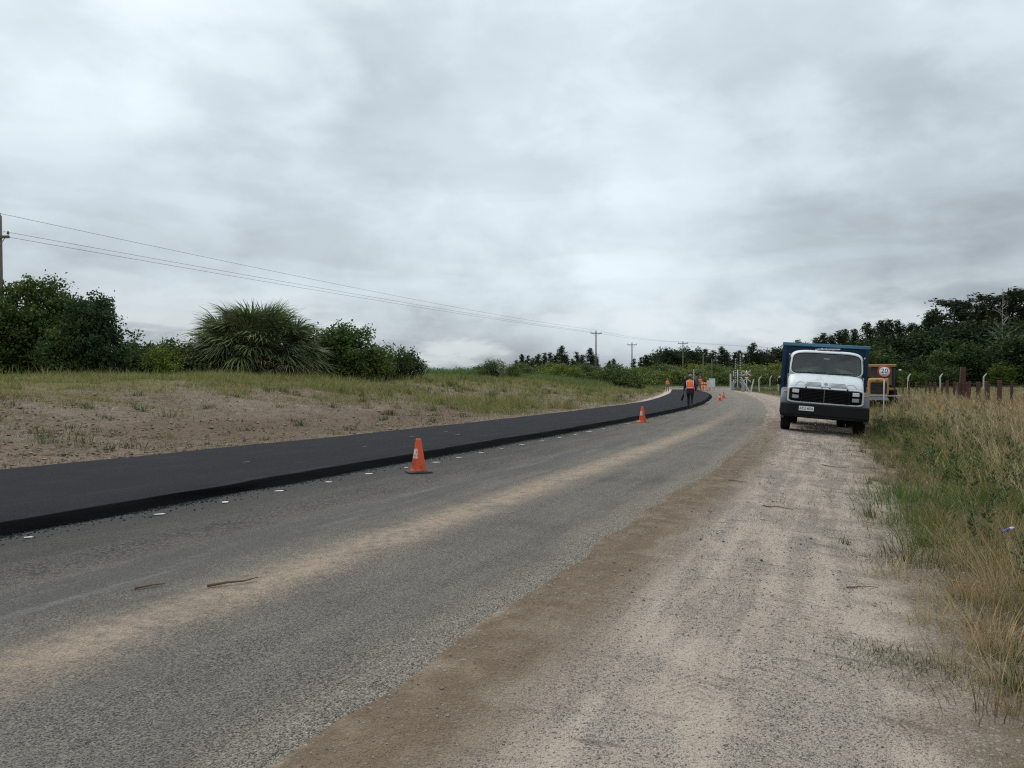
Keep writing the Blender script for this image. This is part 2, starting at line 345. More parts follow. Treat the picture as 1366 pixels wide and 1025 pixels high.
worn('seat_cloth', (.15, .155, .145), .9, (.05, .05, .05), .4)
worn('cab_lining', (.10, .115, .11), .8, (.08, .08, .08), .4)
worn('machine_yellow', (.40, .215, .055), .5, (.16, .10, .05), .45)
worn('machine_canopy', (.40, .235, .10), .6, (.2, .13, .07), .4)
worn('machine_panel', (.17, .18, .165), .7, (.1, .09, .08), .5)
worn('machine_dark', (.022, .021, .020), .7, (.09, .075, .06), .5)
worn('machine_rust', (.075, .045, .033), .9, (.03, .02, .018), .5)
worn('sign_white', (.74, .74, .73), .45, (.4, .37, .33), .2)
worn('sign_red', (.36, .022, .035), .5, (.2, .05, .05), .3)
worn('sign_black', (.015, .015, .016), .5, (.05, .05, .05), .2)
worn('cone_base', (.020, .020, .020), .85, (.13, .11, .09), .4)
worn('vest_orange', (1.0, .20, .03), .7, (.6, .12, .03), .25, scale=6)
worn('reflective', (.62, .63, .62), .35, (.4, .38, .35), .3)
worn('navy_cloth', (.008, .010, .020), .95, (.03, .03, .032), .5, scale=5)
worn('blue_cloth', (.06, .09, .16), .9, (.06, .06, .06), .4, scale=5)
worn('khaki_cloth', (.26, .17, .085), .9, (.12, .09, .06), .4, scale=5)
worn('skin', (.28, .155, .10), .55, (.2, .11, .08), .3, scale=6)
worn('cap_grey', (.23, .22, .21), .85, (.12, .11, .1), .4)
worn('boot', (.022, .020, .018), .8, (.15, .125, .1), .5)
worn('hair', (.018, .014, .012), .8, (.03, .025, .02), .3)
worn('rail_steel', (.20, .16, .13), .5, (.12, .07, .05), .5, .5)
worn('glaze', (.10, .065, .045), .3, (.05, .04, .03), .3)
worn('wire', (.03, .03, .032), .6, (.05, .05, .05), .3)
worn('stick', (.13, .085, .05), .9, (.08, .05, .03), .4)
worn('paint_mark', (.74, .74, .72), .8, (.25, .24, .22), .75, scale=14)
worn('pale_scuff', (.11, .112, .115), .8, (.05, .05, .052), .8, scale=14)
worn('litter_blue', (.012, .04, .26), .4, (.1, .1, .12), .3)
worn('litter_clear', (.5, .52, .54), .3, (.3, .3, .3), .3)
def cone_fn(t):
    o = t.n('ShaderNodeTexCoord').outputs['Object']
    z = t.n('ShaderNodeSeparateXYZ', {0: o}).outputs[2]; x = t.n('ShaderNodeSeparateXYZ', {0: o}).outputs[0]
    a = t.noise(o, 9, 6, .7); b = t.noise(o, 40, 4, .6)
    c = t.mix(t.m('MULTIPLY', b, .5), (.60, .060, .011), (.70, .105, .022))
    # what is left of a torn white sleeve, on one side only
    band = t.m('MULTIPLY', t.sm(z, .22, .26), t.m('SUBTRACT', 1.0, t.sm(z, .36, .41)))
    side = t.m('SUBTRACT', 1.0, t.sm(t.m('MULTIPLY_ADD', a, .05, x), -.005, .0))
    c = t.mix(t.m('MULTIPLY', t.m('MULTIPLY', band, side), t.sm(t.m('MULTIPLY_ADD', b, .5, a), .66, .76)), c, (.62, .60, .57))
    grim = t.m('MULTIPLY', t.m('SUBTRACT', 1.0, t.sm(z, .10, .34)), t.sm(t.m('MULTIPLY_ADD', b, .4, a), .62, .85))
    c = t.mix(t.m('MULTIPLY', grim, .85), c, (.09, .04, .024))
    return pbsdf(t, c, .5, 0, .4)
material('cone_orange', cone_fn)
def glass_fn(t):
    o = t.n('ShaderNodeTexCoord').outputs['Object']
    dirt = t.noise(o, 3, 5, .6)
    tr = t.n('ShaderNodeBsdfTransparent', {'Color': (.50, .56, .54)}).outputs[0]
    gl = t.n('ShaderNodeBsdfGlossy', {'Color': (.9, .95, .95), 'Roughness': .03}).outputs[0]
    fr = t.n('ShaderNodeFresnel', {'IOR': 1.5}).outputs[0]
    mx = t.n('ShaderNodeMixShader', {0: t.m('MULTIPLY_ADD', fr, .9, .02), 1: tr, 2: gl}).outputs[0]
    df = t.n('ShaderNodeBsdfDiffuse', {'Color': (.36, .37, .35)}).outputs[0]
    return t.n('ShaderNodeMixShader', {0: t.m('MULTIPLY', t.sm(dirt,   .35, .8), .06), 1: mx, 2: df}).outputs[0]
material('glass', glass_fn)
def ballast_fn(t):
    p = t.pos(); c = t.n('ShaderNodeSeparateColor', {0: t.vor(p, 14, out='Color')}).outputs[0]
    return pbsdf(t, t.mix(c, (.13, .118, .105), (.33, .31, .28)), .95, 0, .1, t.bump(c, .05, .8))
material('ballast', ballast_fn)
def stone_fn(t):
    return pbsdf(t, t.attr('col', 'Color'), .9, 0, .2)
material('stone', stone_fn)

# ------------------------------------------------------------------ scene helpers
def tag(o, label=None, cat=None, group=None, kind=None):
    if label: o['label'] = label
    if cat: o['category'] = cat
    if group: o['group'] = group
    if kind: o['kind'] = kind
    return o
def empty(name, loc=(0, 0, 0), rot=(0, 0, 0), sc=(1, 1, 1)):
    o = bpy.data.objects.new(name, None); COL.objects.link(o)
    o.location = loc; o.rotation_euler = rot; o.scale = sc; o.empty_display_size = .2
    return o
def link(name, me, parent=None):
    o = bpy.data.objects.new(name, me); COL.objects.link(o)
    if parent: o.parent = parent
    return o
def copy_tree(o, parent=None):
    c = o.copy(); COL.objects.link(c); c.parent = parent
    for ch in o.children: copy_tree(ch, c)
    return c
def np_mesh(name, V, F, mats, smooth=False, attrs=None, matidx=None):
    """V (n,3); F list of arrays, each (k, 3|4)"""
    me = bpy.data.meshes.new(name)
    V = np.asarray(V, np.float32)
    me.vertices.add(len(V)); me.vertices.foreach_set('co', V.ravel())
    F = [np.asarray(f, np.int32) for f in F if len(f)]
    loops = np.concatenate([f.ravel() for f in F])
    sizes = np.concatenate([np.full(len(f), f.shape[1], np.int32) for f in F])
    starts = np.concatenate([[0], np.cumsum(sizes)[:-1]]).astype(np.int32)
    me.loops.add(len(loops)); me.loops.foreach_set('vertex_index', loops)
    me.polygons.add(len(sizes)); me.polygons.foreach_set('loop_start', starts); me.polygons.foreach_set('loop_total', sizes)
    me.polygons.foreach_set('use_smooth', np.full(len(sizes), smooth))
    for m in ([mats] if isinstance(mats, str) else mats): me.materials.append(MATS[m])
    if matidx is not None: me.polygons.foreach_set('material_index', np.asarray(matidx, np.int32))
    for k, a in (attrs or {}).items():
        a = np.asarray(a, np.float32)
        if a.ndim == 1:
            at = me.attributes.new(k, 'FLOAT', 'POINT'); at.data.foreach_set('value', a)
        else:
            at = me.attributes.new(k, 'FLOAT_COLOR', 'POINT')
            at.data.foreach_set('color', np.concatenate([a, np.ones((len(a), 1), np.float32)], 1).ravel())
    me.update(calc_edges=True)
    return me

class MB:
    """collects simple shapes and links them as ONE mesh"""
    def __init__(s): s.v = []; s.f = []; s.sm = []; s.mi = []
    def add(s, vs, fs, smooth=False, mi=0):
        b = len(s.v); s.v += [tuple(v) for v in vs]
        for f in fs: s.f.append([b + i for i in f]); s.sm.append(smooth); s.mi.append(mi)
        return s
    def box(s, c, d, b=.01, rot=None, mi=0):
        hx, hy, hz = d[0] / 2, d[1] / 2, d[2] / 2
        b = min(b, hx * .9, hy * .9, hz * .9)
        bm = bmesh.new()
        for sx in (-1, 1):
            for sy in (-1, 1):
                for sz in (-1, 1):
                    for k in range(3):
                        q = [hx - b, hy - b, hz - b]; q[k] += b
                        bm.verts.new((q[0] * sx, q[1] * sy, q[2] * sz))
        bmesh.ops.convex_hull(bm, input=list(bm.verts))
        bmesh.ops.dissolve_limit(bm, angle_limit=.01, verts=list(bm.verts), edges=list(bm.edges))
        bm.verts.index_update()
        M = Euler(rot).to_matrix() if rot else Matrix.Identity(3)
        s.add([M @ v.co + Vector(c) for v in bm.verts], [[v.index for v in f.verts] for f in bm.faces], False, mi)
        bm.free(); return s
    def tube(s, pts, rad, n=8, caps=True, mi=0, smooth=True, sq=None):
        pts = [Vector(p) for p in pts]
        if not isinstance(rad, (list, tuple)): rad = [rad] * len(pts)
        vs, fs = [], []
        up = None
        for i, p in enumerate(pts):
            d = (pts[min(i + 1, len(pts) - 1)] - pts[max(i - 1, 0)]).normalized()
            if up is None: up = d.orthogonal().normalized() if abs(d.z) > .95 else Vector((0, 0, 1))
            x = d.cross(up)
            if x.length < 1e-4: x = d.orthogonal()
            x.normalize(); y = x.cross(d).normalized(); up = y
            for k in range(n):
                a = 2 * math.pi * (k + .5) / n
                vs.append(p + (x * math.cos(a) + y * math.sin(a)) * rad[i])
        for i in range(len(pts) - 1):
            for k in range(n):
                k2 = (k + 1) % n
                fs.append([i * n + k, i * n + k2, (i + 1) * n + k2, (i + 1) * n + k])
        s.add(vs, fs, smooth, mi)
        if caps:
            b = len(s.v) - len(vs)
            s.f.append([b + k for k in range(n)][::-1]); s.sm.append(False); s.mi.append(mi)
            s.f.append([b + (len(pts) - 1) * n + k for k in range(n)]); s.sm.append(False); s.mi.append(mi)
        return s
    def rings(s, rs, closed=True, cap0=False, cap1=False, smooth=True, mi=0):
        n = len(rs[0]); vs = [p for r in rs for p in r]; fs = []
        for i in range(len(rs) - 1):
            for k in range(n if closed else n - 1):
                k2 = (k + 1) % n
                fs.append([i * n + k, i * n + k2, (i + 1) * n + k2, (i + 1) * n + k])
        b = len(s.v); s.add(vs, fs, smooth, mi)
        if cap0: s.f.append([b + k for k in range(n)][::-1]); s.sm.append(False); s.mi.append(mi)
        if cap1: s.f.append([b + (len(rs) - 1) * n + k for k in range(n)]); s.sm.append(False); s.mi.append(mi)
        return s
    def lathe(s, prof, c=(0, 0, 0), axis='z', n=24, mi=0, smooth=True):
        rs = []
        for r, h in prof:
            ring = []
            for k in range(n):
                a = 2 * math.pi * k / n; u, v_ = r * math.cos(a), r * math.sin(a)
                q = {'z': (u, v_, h), 'x': (h, u, v_), 'y': (v_, h, u)}[axis]
                ring.append((q[0] + c[0], q[1] + c[1], q[2] + c[2]))
            rs.append(ring)
        return s.rings(rs, True, True, True, smooth, mi)
    def build(s, name, mats, parent=None):
        me = bpy.data.meshes.new(name)
        me.from_pydata([tuple(v) for v in s.v], [], s.f)
        for m in ([mats] if isinstance(mats, str) else mats): me.materials.append(MATS[m])
        me.polygons.foreach_set('use_smooth', s.sm); me.polygons.foreach_set('material_index', s.mi)
        bm = bmesh.new(); bm.from_mesh(me); bmesh.ops.recalc_face_normals(bm, faces=bm.faces); bm.to_mesh(me); bm.free()
        me.update()
        return link(name, me, parent)
def text_mesh(name, txt, size, parent, mat, loc, rot, ext=.003, align='CENTER', sx=1.0):
    cu = bpy.data.curves.new(name, 'FONT'); cu.body = txt; cu.size = size; cu.extrude = ext
    cu.align_x = align; cu.align_y = 'CENTER'
    tmp = bpy.data.objects.new(name, cu); COL.objects.link(tmp)
    bpy.context.view_layer.update()
    me = bpy.data.meshes.new_from_object(tmp.evaluated_get(bpy.context.evaluated_depsgraph_get()))
    COL.objects.unlink(tmp); bpy.data.objects.remove(tmp)
    me.materials.clear(); me.materials.append(MATS[mat])
    o = link(name, me, parent); o.location = loc; o.rotation_euler = rot; o.scale = (sx, 1, 1)
    return o

# ------------------------------------------------------------------ noise and road geometry
_H = np.random.default_rng(5).random((256, 256))
def vnoise(x, y):
    x = np.asarray(x, float); y = np.asarray(y, float)
    xi = np.floor(x).astype(int); yi = np.floor(y).astype(int); fx = x - xi; fy = y - yi
    fx = fx * fx * (3 - 2 * fx); fy = fy * fy * (3 - 2 * fy)
    a = _H[xi % 256, yi % 256]; b = _H[(xi + 1) % 256, yi % 256]; c = _H[xi % 256, (yi + 1) % 256]; d = _H[(xi + 1) % 256, (yi + 1) % 256]
    return (a * (1 - fx) + b * fx) * (1 - fy) + (c * (1 - fx) + d * fx) * fy
def fbm(x, y, o=4):
    s = 0; a = .5; x = np.asarray(x, float); y = np.asarray(y, float)
    for k in range(o): s = s + a * vnoise(x + 17.3 * k, y + 9.1 * k); x = x * 2.03; y = y * 2.03; a *= .5
    return s / (1 - .5 ** o)
def hermite(xs, ys):
    xs = np.array(xs, float); ys = np.array(ys, float)
    d = np.diff(ys) / np.diff(xs); m = np.concatenate([[d[0]], (d[1:] * np.diff(xs)[:-1] + d[:-1] * np.diff(xs)[1:]) / (xs[2:] - xs[:-2]), [d[-1]]])
    def f(x):
        x = np.asarray(x, float); i = np.clip(np.searchsorted(xs, x) - 1, 0, len(xs) - 2)
        h = xs[i + 1] - xs[i]; t = np.clip((x - xs[i]) / h, 0, 1)
        return ys[i] * (1 + 2 * t) * (1 - t) ** 2 + m[i] * h * t * (1 - t) ** 2 + ys[i + 1] * t * t * (3 - 2 * t) + m[i + 1] * h * t * t * (t - 1)
    return f
fR = hermite([-60, -20, 0, 5.3, 16.1, 28.3, 39.5, 57.7, 75, 100, 130, 200, 2500], [-28, -10.9, -2.2, .1, 4.85, 9.55, 13.4, 19, 23.6, 29.5, 36, 46, 250])
fM = hermite([-60, -20, 0, 7.1, 12.5, 27, 35.3, 44, 60, 75, 100, 130, 2500], [-35, -17.2, -8.1, -4.88, -2.4, 4.25, 7.75, 11, 15.95, 19.9, 25.2, 31, 245])
fL = hermite([-60, -20, 0, 11.6, 19.6, 25.1, 37, 44.2, 68.5, 98, 130, 2500], [-42, -22.5, -13.3, -7.93, -3.7, -1.08, 4.04, 6.95, 14.0, 20.9, 27.5, 240])
def sstep(x, a, b):
    t = np.clip((x - a) / (b - a), 0, 1); return t * t * (3 - 2 * t)
def H(X, Y):
    X = np.asarray(X, float); Y = np.asarray(Y, float)
    dr = (X - fR(Y)) * .92; dl = (fL(Y) - X) * .92
    zr = np.interp(dr, [0, .3, 3.0, 4.2, 8, 14, 60, 150, 2500], [.09, .085, -.11, -.14, .05, .1, .5, 1.1, 1.6])
    zr = zr + sstep(dr, 3, 9) * (fbm(X * .25, Y * .25, 3) - .5) * .3 + sstep(dr, .4, 1.2) * ((fbm(X * .9, Y * .9, 3) - .5) * .05 + (fbm(X * 2.6 + 8, Y * 2.6, 3) - .5) * .045)
    zl = .10 + 1.50 * sstep(dl, 0.5, 17) + sstep(dl, .5, 4) * (fbm(X * .3 + 40, Y * .3, 3) - .5) * .35 + sstep(dl, .7, 2) * (fbm(X * 1.9, Y * 1.9, 3) - .5) * .26
    z = np.where(dr > 0, zr, np.where(dl > 0, zl, .07))
    far = sstep(Y, 122, 190) * 1.5
    return np.where((dr <= 0) & (dl <= 0), .07 + far, np.where(dr > 0, np.maximum(z, np.minimum(z + far, 1.6)), z))
def ray_x(px, D): return (px - 683) / 1000 * D
def gz(x, y): return float(H(x, y))

# ------------------------------------------------------------------ the ground sheet
def geo(a, b, step, g):
    out = [a]; d = step
    while out[-1] < b: out.append(out[-1] + d); d *= g
    return out
ys = np.array([-600, -300, -150, -80, -50, -30, -20, -14, -10, -7, -5, -3.5, -2, -1, 0] + geo(.5, 2400, .13, 1.0145))
sp = geo(.13, 1900, .13, 1.026); sn = geo(.13, 1900, .15, 1.017)
ss = np.array([-q for q in sn[::-1]] + [0.0] + sp)
YY, S_ = np.meshgrid(ys, ss, indexing='ij')
XX = fR(YY) + S_
ZZ = H(XX, YY)
nr, nc = XX.shape
idx = np.arange(nr * nc).reshape(nr, nc)
F = np.stack([idx[:-1, :-1], idx[:-1, 1:], idx[1:, 1:], idx[1:, :-1]], -1).reshape(-1, 4)
me = np_mesh('ground', np.stack([XX, YY, ZZ], -1).reshape(-1, 3), [F], 'ground', True,
             {'dr': ((XX - fR(YY)) * .92).ravel(), 'dl': ((fL(YY) - XX) * .92).ravel()})
tag(link('ground', me), 'sandy roadside ground with gravel shoulder and grassy bank', 'ground', kind='structure')

# ------------------------------------------------------------------ the old chip-seal road
ry = np.array(geo(-40, 118, .25, 1.004)); ry = ry[ry < 118]
ct = np.linspace(0, 1, 46)
Yg, Tg = np.meshgrid(ry, ct, indexing='ij')
rag = (fbm(ry * 2.1, ry * 0 + 3, 4) - .5) * .30 + (fbm(ry * .4, ry * 0 + 8, 2) - .5) * .3
Rr = (fR(ry) + rag)[:, None]; Ml = (fM(ry) - .35)[:, None]
Xg = Rr + (Ml - Rr) * Tg
Zg = np.full_like(Xg, .1) + (fbm(Xg * .7, Yg * .7, 3) - .5) * .012
Zg[:, 0] = .07
lt = (fR(Yg) - Xg) / (fR(Yg) - fM(Yg))
nr, nc = Xg.shape; idx = np.arange(nr * nc).reshape(nr, nc)
F = np.stack([idx[:-1, :-1], idx[1:, :-1], idx[1:, 1:], idx[:-1, 1:]], -1).reshape(-1, 4)
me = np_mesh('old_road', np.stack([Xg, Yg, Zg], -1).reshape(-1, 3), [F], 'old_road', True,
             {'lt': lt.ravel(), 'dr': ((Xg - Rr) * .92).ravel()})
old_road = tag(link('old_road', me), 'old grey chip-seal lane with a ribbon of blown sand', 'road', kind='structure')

# ------------------------------------------------------------------ the fresh asphalt mat
ny = np.array(geo(-40, 108, .22, 1.004)); ny = ny[ny < 108]
MH = .13
wob = (fbm(ny * 1.6, ny * 0 + 30, 4) - .5)
wob2 = (fbm(ny * 2.6, ny * 0 + 60, 4) - .5)
prof = [(-1, .0), (-1, .6), (-1, 1.0)]
cols = []
Lx = fL(ny) + (fbm(ny * .8, ny * 0 + 90, 3) - .5) * .16; Mx = fM(ny)
top_r = Mx - .26 + wob * .16 + (fbm(ny * .7, ny * 0 + 15, 2) - .5) * .14 + (fbm(ny * 5, ny * 0 + 44, 3) - .5) * .08
lat = np.linspace(0, 1, 26)
VX, VZ, LT = [], [], []
VX.append(Lx - .10); VZ.append(np.full_like(ny, .06)); LT.append(np.zeros_like(ny))
for q in lat:
    VX.append(Lx + (top_r - Lx) * q); VZ.append(.1 + MH + (fbm(ny * .4, ny * 0 + q * 6, 2) - .5) * .012 - (.02 if q in (0, 1) else 0)); LT.append(np.full_like(ny, q))
for q, zz in ((.25, .82), (.5, .52), (.75, .24), (1.0, -.03)):
    VX.append(top_r + (Mx - top_r + wob2 * .18) * q + (fbm(ny * 6, ny * 0 + q * 50, 3) - .5) * .10); VZ.append(.1 + MH * zz + (fbm(ny * 7, ny * 0 + q * 20, 3) - .5) * .02 * (q < 1)); LT.append(np.full_like(ny, 1.0))
Xm = np.stack(VX, 1); Zm = np.stack(VZ, 1); Ym = np.repeat(ny[:, None], Xm.shape[1], 1)
nr, nc = Xm.shape; idx = np.arange(nr * nc).reshape(nr, nc)
F = np.stack([idx[:-1, :-1], idx[:-1, 1:], idx[1:, 1:], idx[1:, :-1]], -1)
mi = np.zeros((nr - 1, nc - 1), int); mi[:, 26:] = 1
me = np_mesh('new_road', np.stack([Xm, Ym, Zm], -1).reshape(-1, 3), [F.reshape(-1, 4)], ['new_asphalt', 'asphalt_edge'], True,
             {'lt': np.stack(LT, 1).ravel()}, mi.ravel())
new_road = tag(link('new_road', me), 'smooth fresh black asphalt mat with a raised edge', 'road', kind='structure')

# white dabs of paint on the old lane, scuffs on the new mat (flat marks, children of the roads)
def dab(name, parent, x, y, z, l, wd, ang, mat):
    n = 11; pts = []
    for k in range(n):
        a = 2 * math.pi * k / n; r = random.uniform(.65, 1.15)
        u, v_ = math.cos(a) * l * r, math.sin(a) * wd * r
        pts.append((x + u * math.cos(ang) - v_ * math.sin(ang), y + u * math.sin(ang) + v_ * math.cos(ang), z))
    MB().add(pts, [list(range(n))]).build(name, mat, parent)
for i, (x, y) in enumerate([(-4.61, 7.11), (-3.94, 8.33), (-3.53, 9.15), (-3.15, 10.07), (-2.7, 10.95), (-2.3, 11.9), (-1.82, 12.71), (-1.40, 13.57),
             (-1.05, 14.42), (-.66, 15.31), (-.25, 16.3), (.2, 17.24), (.7, 18.3), (1.2, 19.4), (1.7, 20.5), (2.2, 21.6), (2.75, 22.8), (3.9, 25.4), (5.2, 28.4), (6.4, 31.2), (8.6, 36.6)]):
    dab('paint_mark', old_road, x + .03, y - .02, .112, random.uniform(.035, .065) * (1 + y * .02), random.uniform(.025, .05), .2, 'paint_mark')
for x, y, l in ((-2.0, 15.9, .10), (-1.35, 18.6, .14), (-2.4, 18.0, .10), (-1.75, 19.6, .18), (-3.0, 15.2, .08), (-4.4, 12.4, .07)):
    dab('scuff_mark', new_road, x, y, .1 + MH + .012, l, .03, 1.1, 'pale_scuff')

# railway running across beyond the road
def ribbon(name, pts, wd, z0, z1, mat, label):
    m = MB()
    vs, fs = [], []
    for i, (x, y) in enumerate(pts):
        g = gz(x, y); vs += [(x, y - wd / 2, g + z0), (x, y - wd / 4, g + z1), (x, y + wd / 4, g + z1), (x, y + wd / 2, g + z0)]
    for i in range(len(pts) - 1):
        for k in range(3): fs.append([i * 4 + k, (i + 1) * 4 + k, (i + 1) * 4 + k + 1, i * 4 + k + 1])
    m.add(vs, fs); o = m.build(name, mat); return tag(o, label, 'railway', kind='structure')
railpts = [(x, 119 - (x - 30) * .08) for x in range(2, 130, 4)]
ribbon('railway_ballast', railpts, 6.0, -.1, .35, 'ballast', 'pale stone railway ballast beyond the crossing')
trk = tag(empty('railway_track', (30, 119, gz(30, 119) + .35)), 'pair of rusty railway rails on ballast beyond the road', 'railway track')
for off in (-.8, .8):
    MB().tube([(x - 30, y - 119 + off, .07 + gz(x, y) - gz(30, 119)) for x, y in railpts], .07, 6).build('rail', 'rail_steel', trk)
print('structure done')

# ================================================================== THINGS
# ------------------------------------------------------------------ traffic cones
def make_cone(loc, label, rz=0.0, sc=1.0, tilt=(0, 0), worn_base=True):
    c = tag(empty('traffic_cone', loc, (tilt[0], tilt[1], rz), (sc, sc, sc)), label, 'traffic cone', 'traffic cones along the new asphalt')
    b = MB(); n = 8
    hw = .195
    ring = lambda w_, z: [(w_ * (1 if (k in (0, 1, 6, 7)) else -1) * (1 if k in (0, 7, 3, 4) else .78), w_ * (1 if k in (0, 1, 2, 3) else -1) * (1 if k in (1, 2, 5, 6) else .78), z) for k in range(8)]
    b.rings([ring(hw, .0), ring(hw, .028), ring(hw * .93, .036)], True, True, True, False)
    b.build('base', 'cone_base' if worn_base else 'cone_orange', c)
    MB().lathe([(.150, .036), (.128, .052), (.122, .06), (.112, .11), (.041, .535), (.036, .548), (.026, .548), (.026, .50)], n=28).build('cone_body', 'cone_orange', c)
    return c
make_cone((-1.51, 12.1, .102), 'worn orange cone with black base, the nearest one to the camera', .35)
make_cone((4.62, 26.55, .102), 'clean orange cone with orange base, second one along the asphalt edge', .2, 1.02, worn_base=False)
make_cone((14.75, 53.2, .102), 'far orange cone, the nearer of the close pair beyond the walking worker', .7, .98, worn_base=False)
make_cone((17.35, 61.5, .102), 'far orange cone, the farther of the close pair beyond the walking worker', .1, .98, worn_base=False)

# ------------------------------------------------------------------ the dump truck
def sup(wd, zb, zt, n=5.0, N=48):
    """closed superellipse outline in x,z"""
    zc, hz = (zb + zt) / 2, (zt - zb) / 2; out = []
    for k in range(N):
        a = 2 * math.pi * k / N; c, s_ = math.cos(a), math.sin(a)
        out.append((wd * math.copysign(abs(c) ** (2 / n), c), zc + hz * math.copysign(abs(s_) ** (2 / n), s_)))
    return out
def make_truck():
    T = tag(empty('dump_truck'), 'white and blue dump truck parked on the gravel shoulder facing us', 'truck')
    # ---- nose: sections from grille plane back to the windscreen foot
    def sec(y, wd, zt, n, bow):
        return [(x, y + bow * (x / wd) ** 2, z) for x, z in sup(wd, .92, zt, n)]
    nose = MB()
    nose.rings([sec(.015, 1.03, 1.345, 9, .06), sec(.03, 1.045, 1.40, 8, .06), sec(.09, 1.05, 1.47, 7, .06), sec(.2, 1.055, 1.56, 6.5, .05), sec(.36, 1.06, 1.665, 6, .04),
                sec(.52, 1.065, 1.745, 6, .03), sec(.68, 1.07, 1.79, 6, .02), sec(.84, 1.075, 1.80, 6, .0), sec(1.0, 1.08, 1.80, 7, 0), sec(2.25, 1.09, 1.80, 9, 0), sec(2.3, 1.06, 1.77, 9, 0)], True, True, True)
    hood = nose.build('cab_body', 'white_paint', T)
    # ---- upper cab: windscreen surround, pillars, roof, back
    def front(wd, zb, zt, n, push=0.0):
        return [(x * (1 - .055 * max(0, z - 1.8) / .65), .70 + (z - 1.76) * .40 + .09 * (abs(x) / 1.05) ** 3 + push, z) for x, z in sup(wd, zb, zt, n)]
    def back(y, wd, zb, zt, n): return [(x, y, z) for x, z in sup(wd, zb, zt, n)]
    up = MB()
    up.rings([front(1.018, 1.765, 2.445, 5.4, .045), front(1.022, 1.76, 2.45, 5.4, .012), front(1.032, 1.75, 2.465, 5, -.008), front(1.06, 1.72, 2.505, 4.8, .03),
              front(1.075, 1.70, 2.53, 4.8, .10), back(1.35, 1.065, 1.6, 2.55, 5), back(1.9, 1.065, 1.5, 2.55, 5), back(2.22, 1.065, 1.4, 2.53, 5), back(2.28, 1.03, 1.4, 2.49, 5)], True, False, True)
    cabu = up.build('roof', 'white_paint', T)
    # rubber seal and glass
    gm = MB().rings([front(1.024, 1.757, 2.453, 5.4, .006), front(1.008, 1.775, 2.435, 5.4, .012), front(1.0, 1.785, 2.427, 5.4, .03)])
    ws = MB()
    o = front(1.012, 1.772, 2.438, 5.4, .02); ctr = (0, sum(p[1] for p in o) / len(o) - .035, 2.1)
    mid = [tuple(ctr[i] + (p[i] - ctr[i]) * .55 for i in range(3)) for p in o]
    ws.rings([o, mid]); b = len(ws.v); ws.v.append(ctr)
    for k in range(48): ws.f.append([b - 48 + k, b - 48 + (k + 1) % 48, b]); ws.sm.append(True); ws.mi.append(0)
    glass = ws.build('windscreen', 'glass', T)
    gm.build('seal', 'black_plastic', glass)
    for x0, x1 in ((-.86, -.12), (.0, .74)):
        yb = .70 + .03 * .40 - .02
        wp = MB().tube([(x0 + .1, yb + .0, 1.79), (x0 + .14, yb + .0, 1.815), (x1, yb + .02, 1.835)], .008, 6)
        wp.tube([(x0 + .02, yb + .004, 1.822), (x1 + .12, yb + .008, 1.845)], .009, 6)
        wp.build('wiper', 'black_plastic', T)
    # interior: lining, seats, wheel, mirror
    inn = MB().box((0, 2.17, 1.9), (1.9, .02, 1.1), .005)
    inn.box((0, 1.0, 1.715), (1.9, .3, .05), .02); inn.box((0, 1.5, .95), (1.9, 1.3, .05), .01)
    inn.build('cab_lining', 'cab_lining', T)
    for x in (-.5, .5):
        sb = MB().box((x, 1.75, 1.30), (.52, .5, .16), .05); sb.box((x, 1.98, 1.70), (.5, .14, .72), .06, (-.15, 0, 0)); sb.box((x, 2.02, 2.12), (.26, .09, .17), .04)
        sb.build('seat', 'seat_cloth', T)
    sw = MB()
    ring = []
    for k in range(25):
        a = 2 * math.pi * k / 24; ring.append((.48 + .22 * math.cos(a), 1.22 + .10 * math.sin(a), 1.84 + .19 * math.sin(a)))
    sw.tube(ring, .014, 6); sw.tube([(.48, 1.22, 1.84), (.48, 1.05, 1.66)], .02, 6); sw.box((.48, 1.22, 1.84), (.36, .02, .04), .008)
    sw.build('steering_wheel', 'black_plastic', T)
    MB().box((0.0, .975, 2.285), (.17, .02, .05), .01).build('rear_view_mirror', 'pale_metal', T)
    # side windows and door lines
    for s_ in (-1, 1):
        dw = MB().box((s_ * 1.072, 1.52, 2.10), (.02, .72, .44), .008); dw.build('side_window', 'glass', T)
        d = MB().box((s_ * 1.092, 1.45, 1.42), (.012, .92, .70), .004); dr_ = d.build('door', 'white_paint', T)
        MB().box((s_ * 1.112, 1.80, 1.58), (.03, .14, .03), .01).build('handle', 'black_plastic', dr_)
        # A-pillar hinge / rain gutter bits
        MB().tube([(s_ * 1.06, .98, 2.34), (s_ * 1.09, 1.02, 2.38)], .022, 6).build('hinge', 'grey_metal', T)
    # ---- nose louvres, badge and hood catches
    def ny_(x, z):    # y of the nose skin near the front at height z
        pts = [(1.345, .015), (1.40, .03), (1.47, .09), (1.56, .2), (1.665, .36), (1.745, .52)]
        return float(np.interp(z, [p[0] for p in pts], [p[1] for p in pts])) + .05 * (x / 1.05) ** 2
    for s_ in (-1, 1):
        for k in range(4):
            z = 1.425 + k * .035
            l = MB().tube([(s_ * x, ny_(x, z) - .004, z) for x in (.13, .3, .46, .60 - k * .02)], .009, 6)
            l.build('louvre', 'lamp_lens_dull', hood)
        arc = []
        for k in range(13):
            a = math.pi * k / 12; x = .70 + .145 * math.cos(a); z = 1.41 + .12 * math.sin(a); arc.append((s_ * x, ny_(x, z) - .002, z))
        MB().tube(arc, .006, 5).build('headlamp_dome_seam', 'lamp_lens_dull', hood)
    bd = MB().box((0, ny_(0, 1.48) - .012, 1.485), (.20, .03, .19), .012, (-.75, 0, 0)); badge = bd.build('badge', 'white_trim', hood)
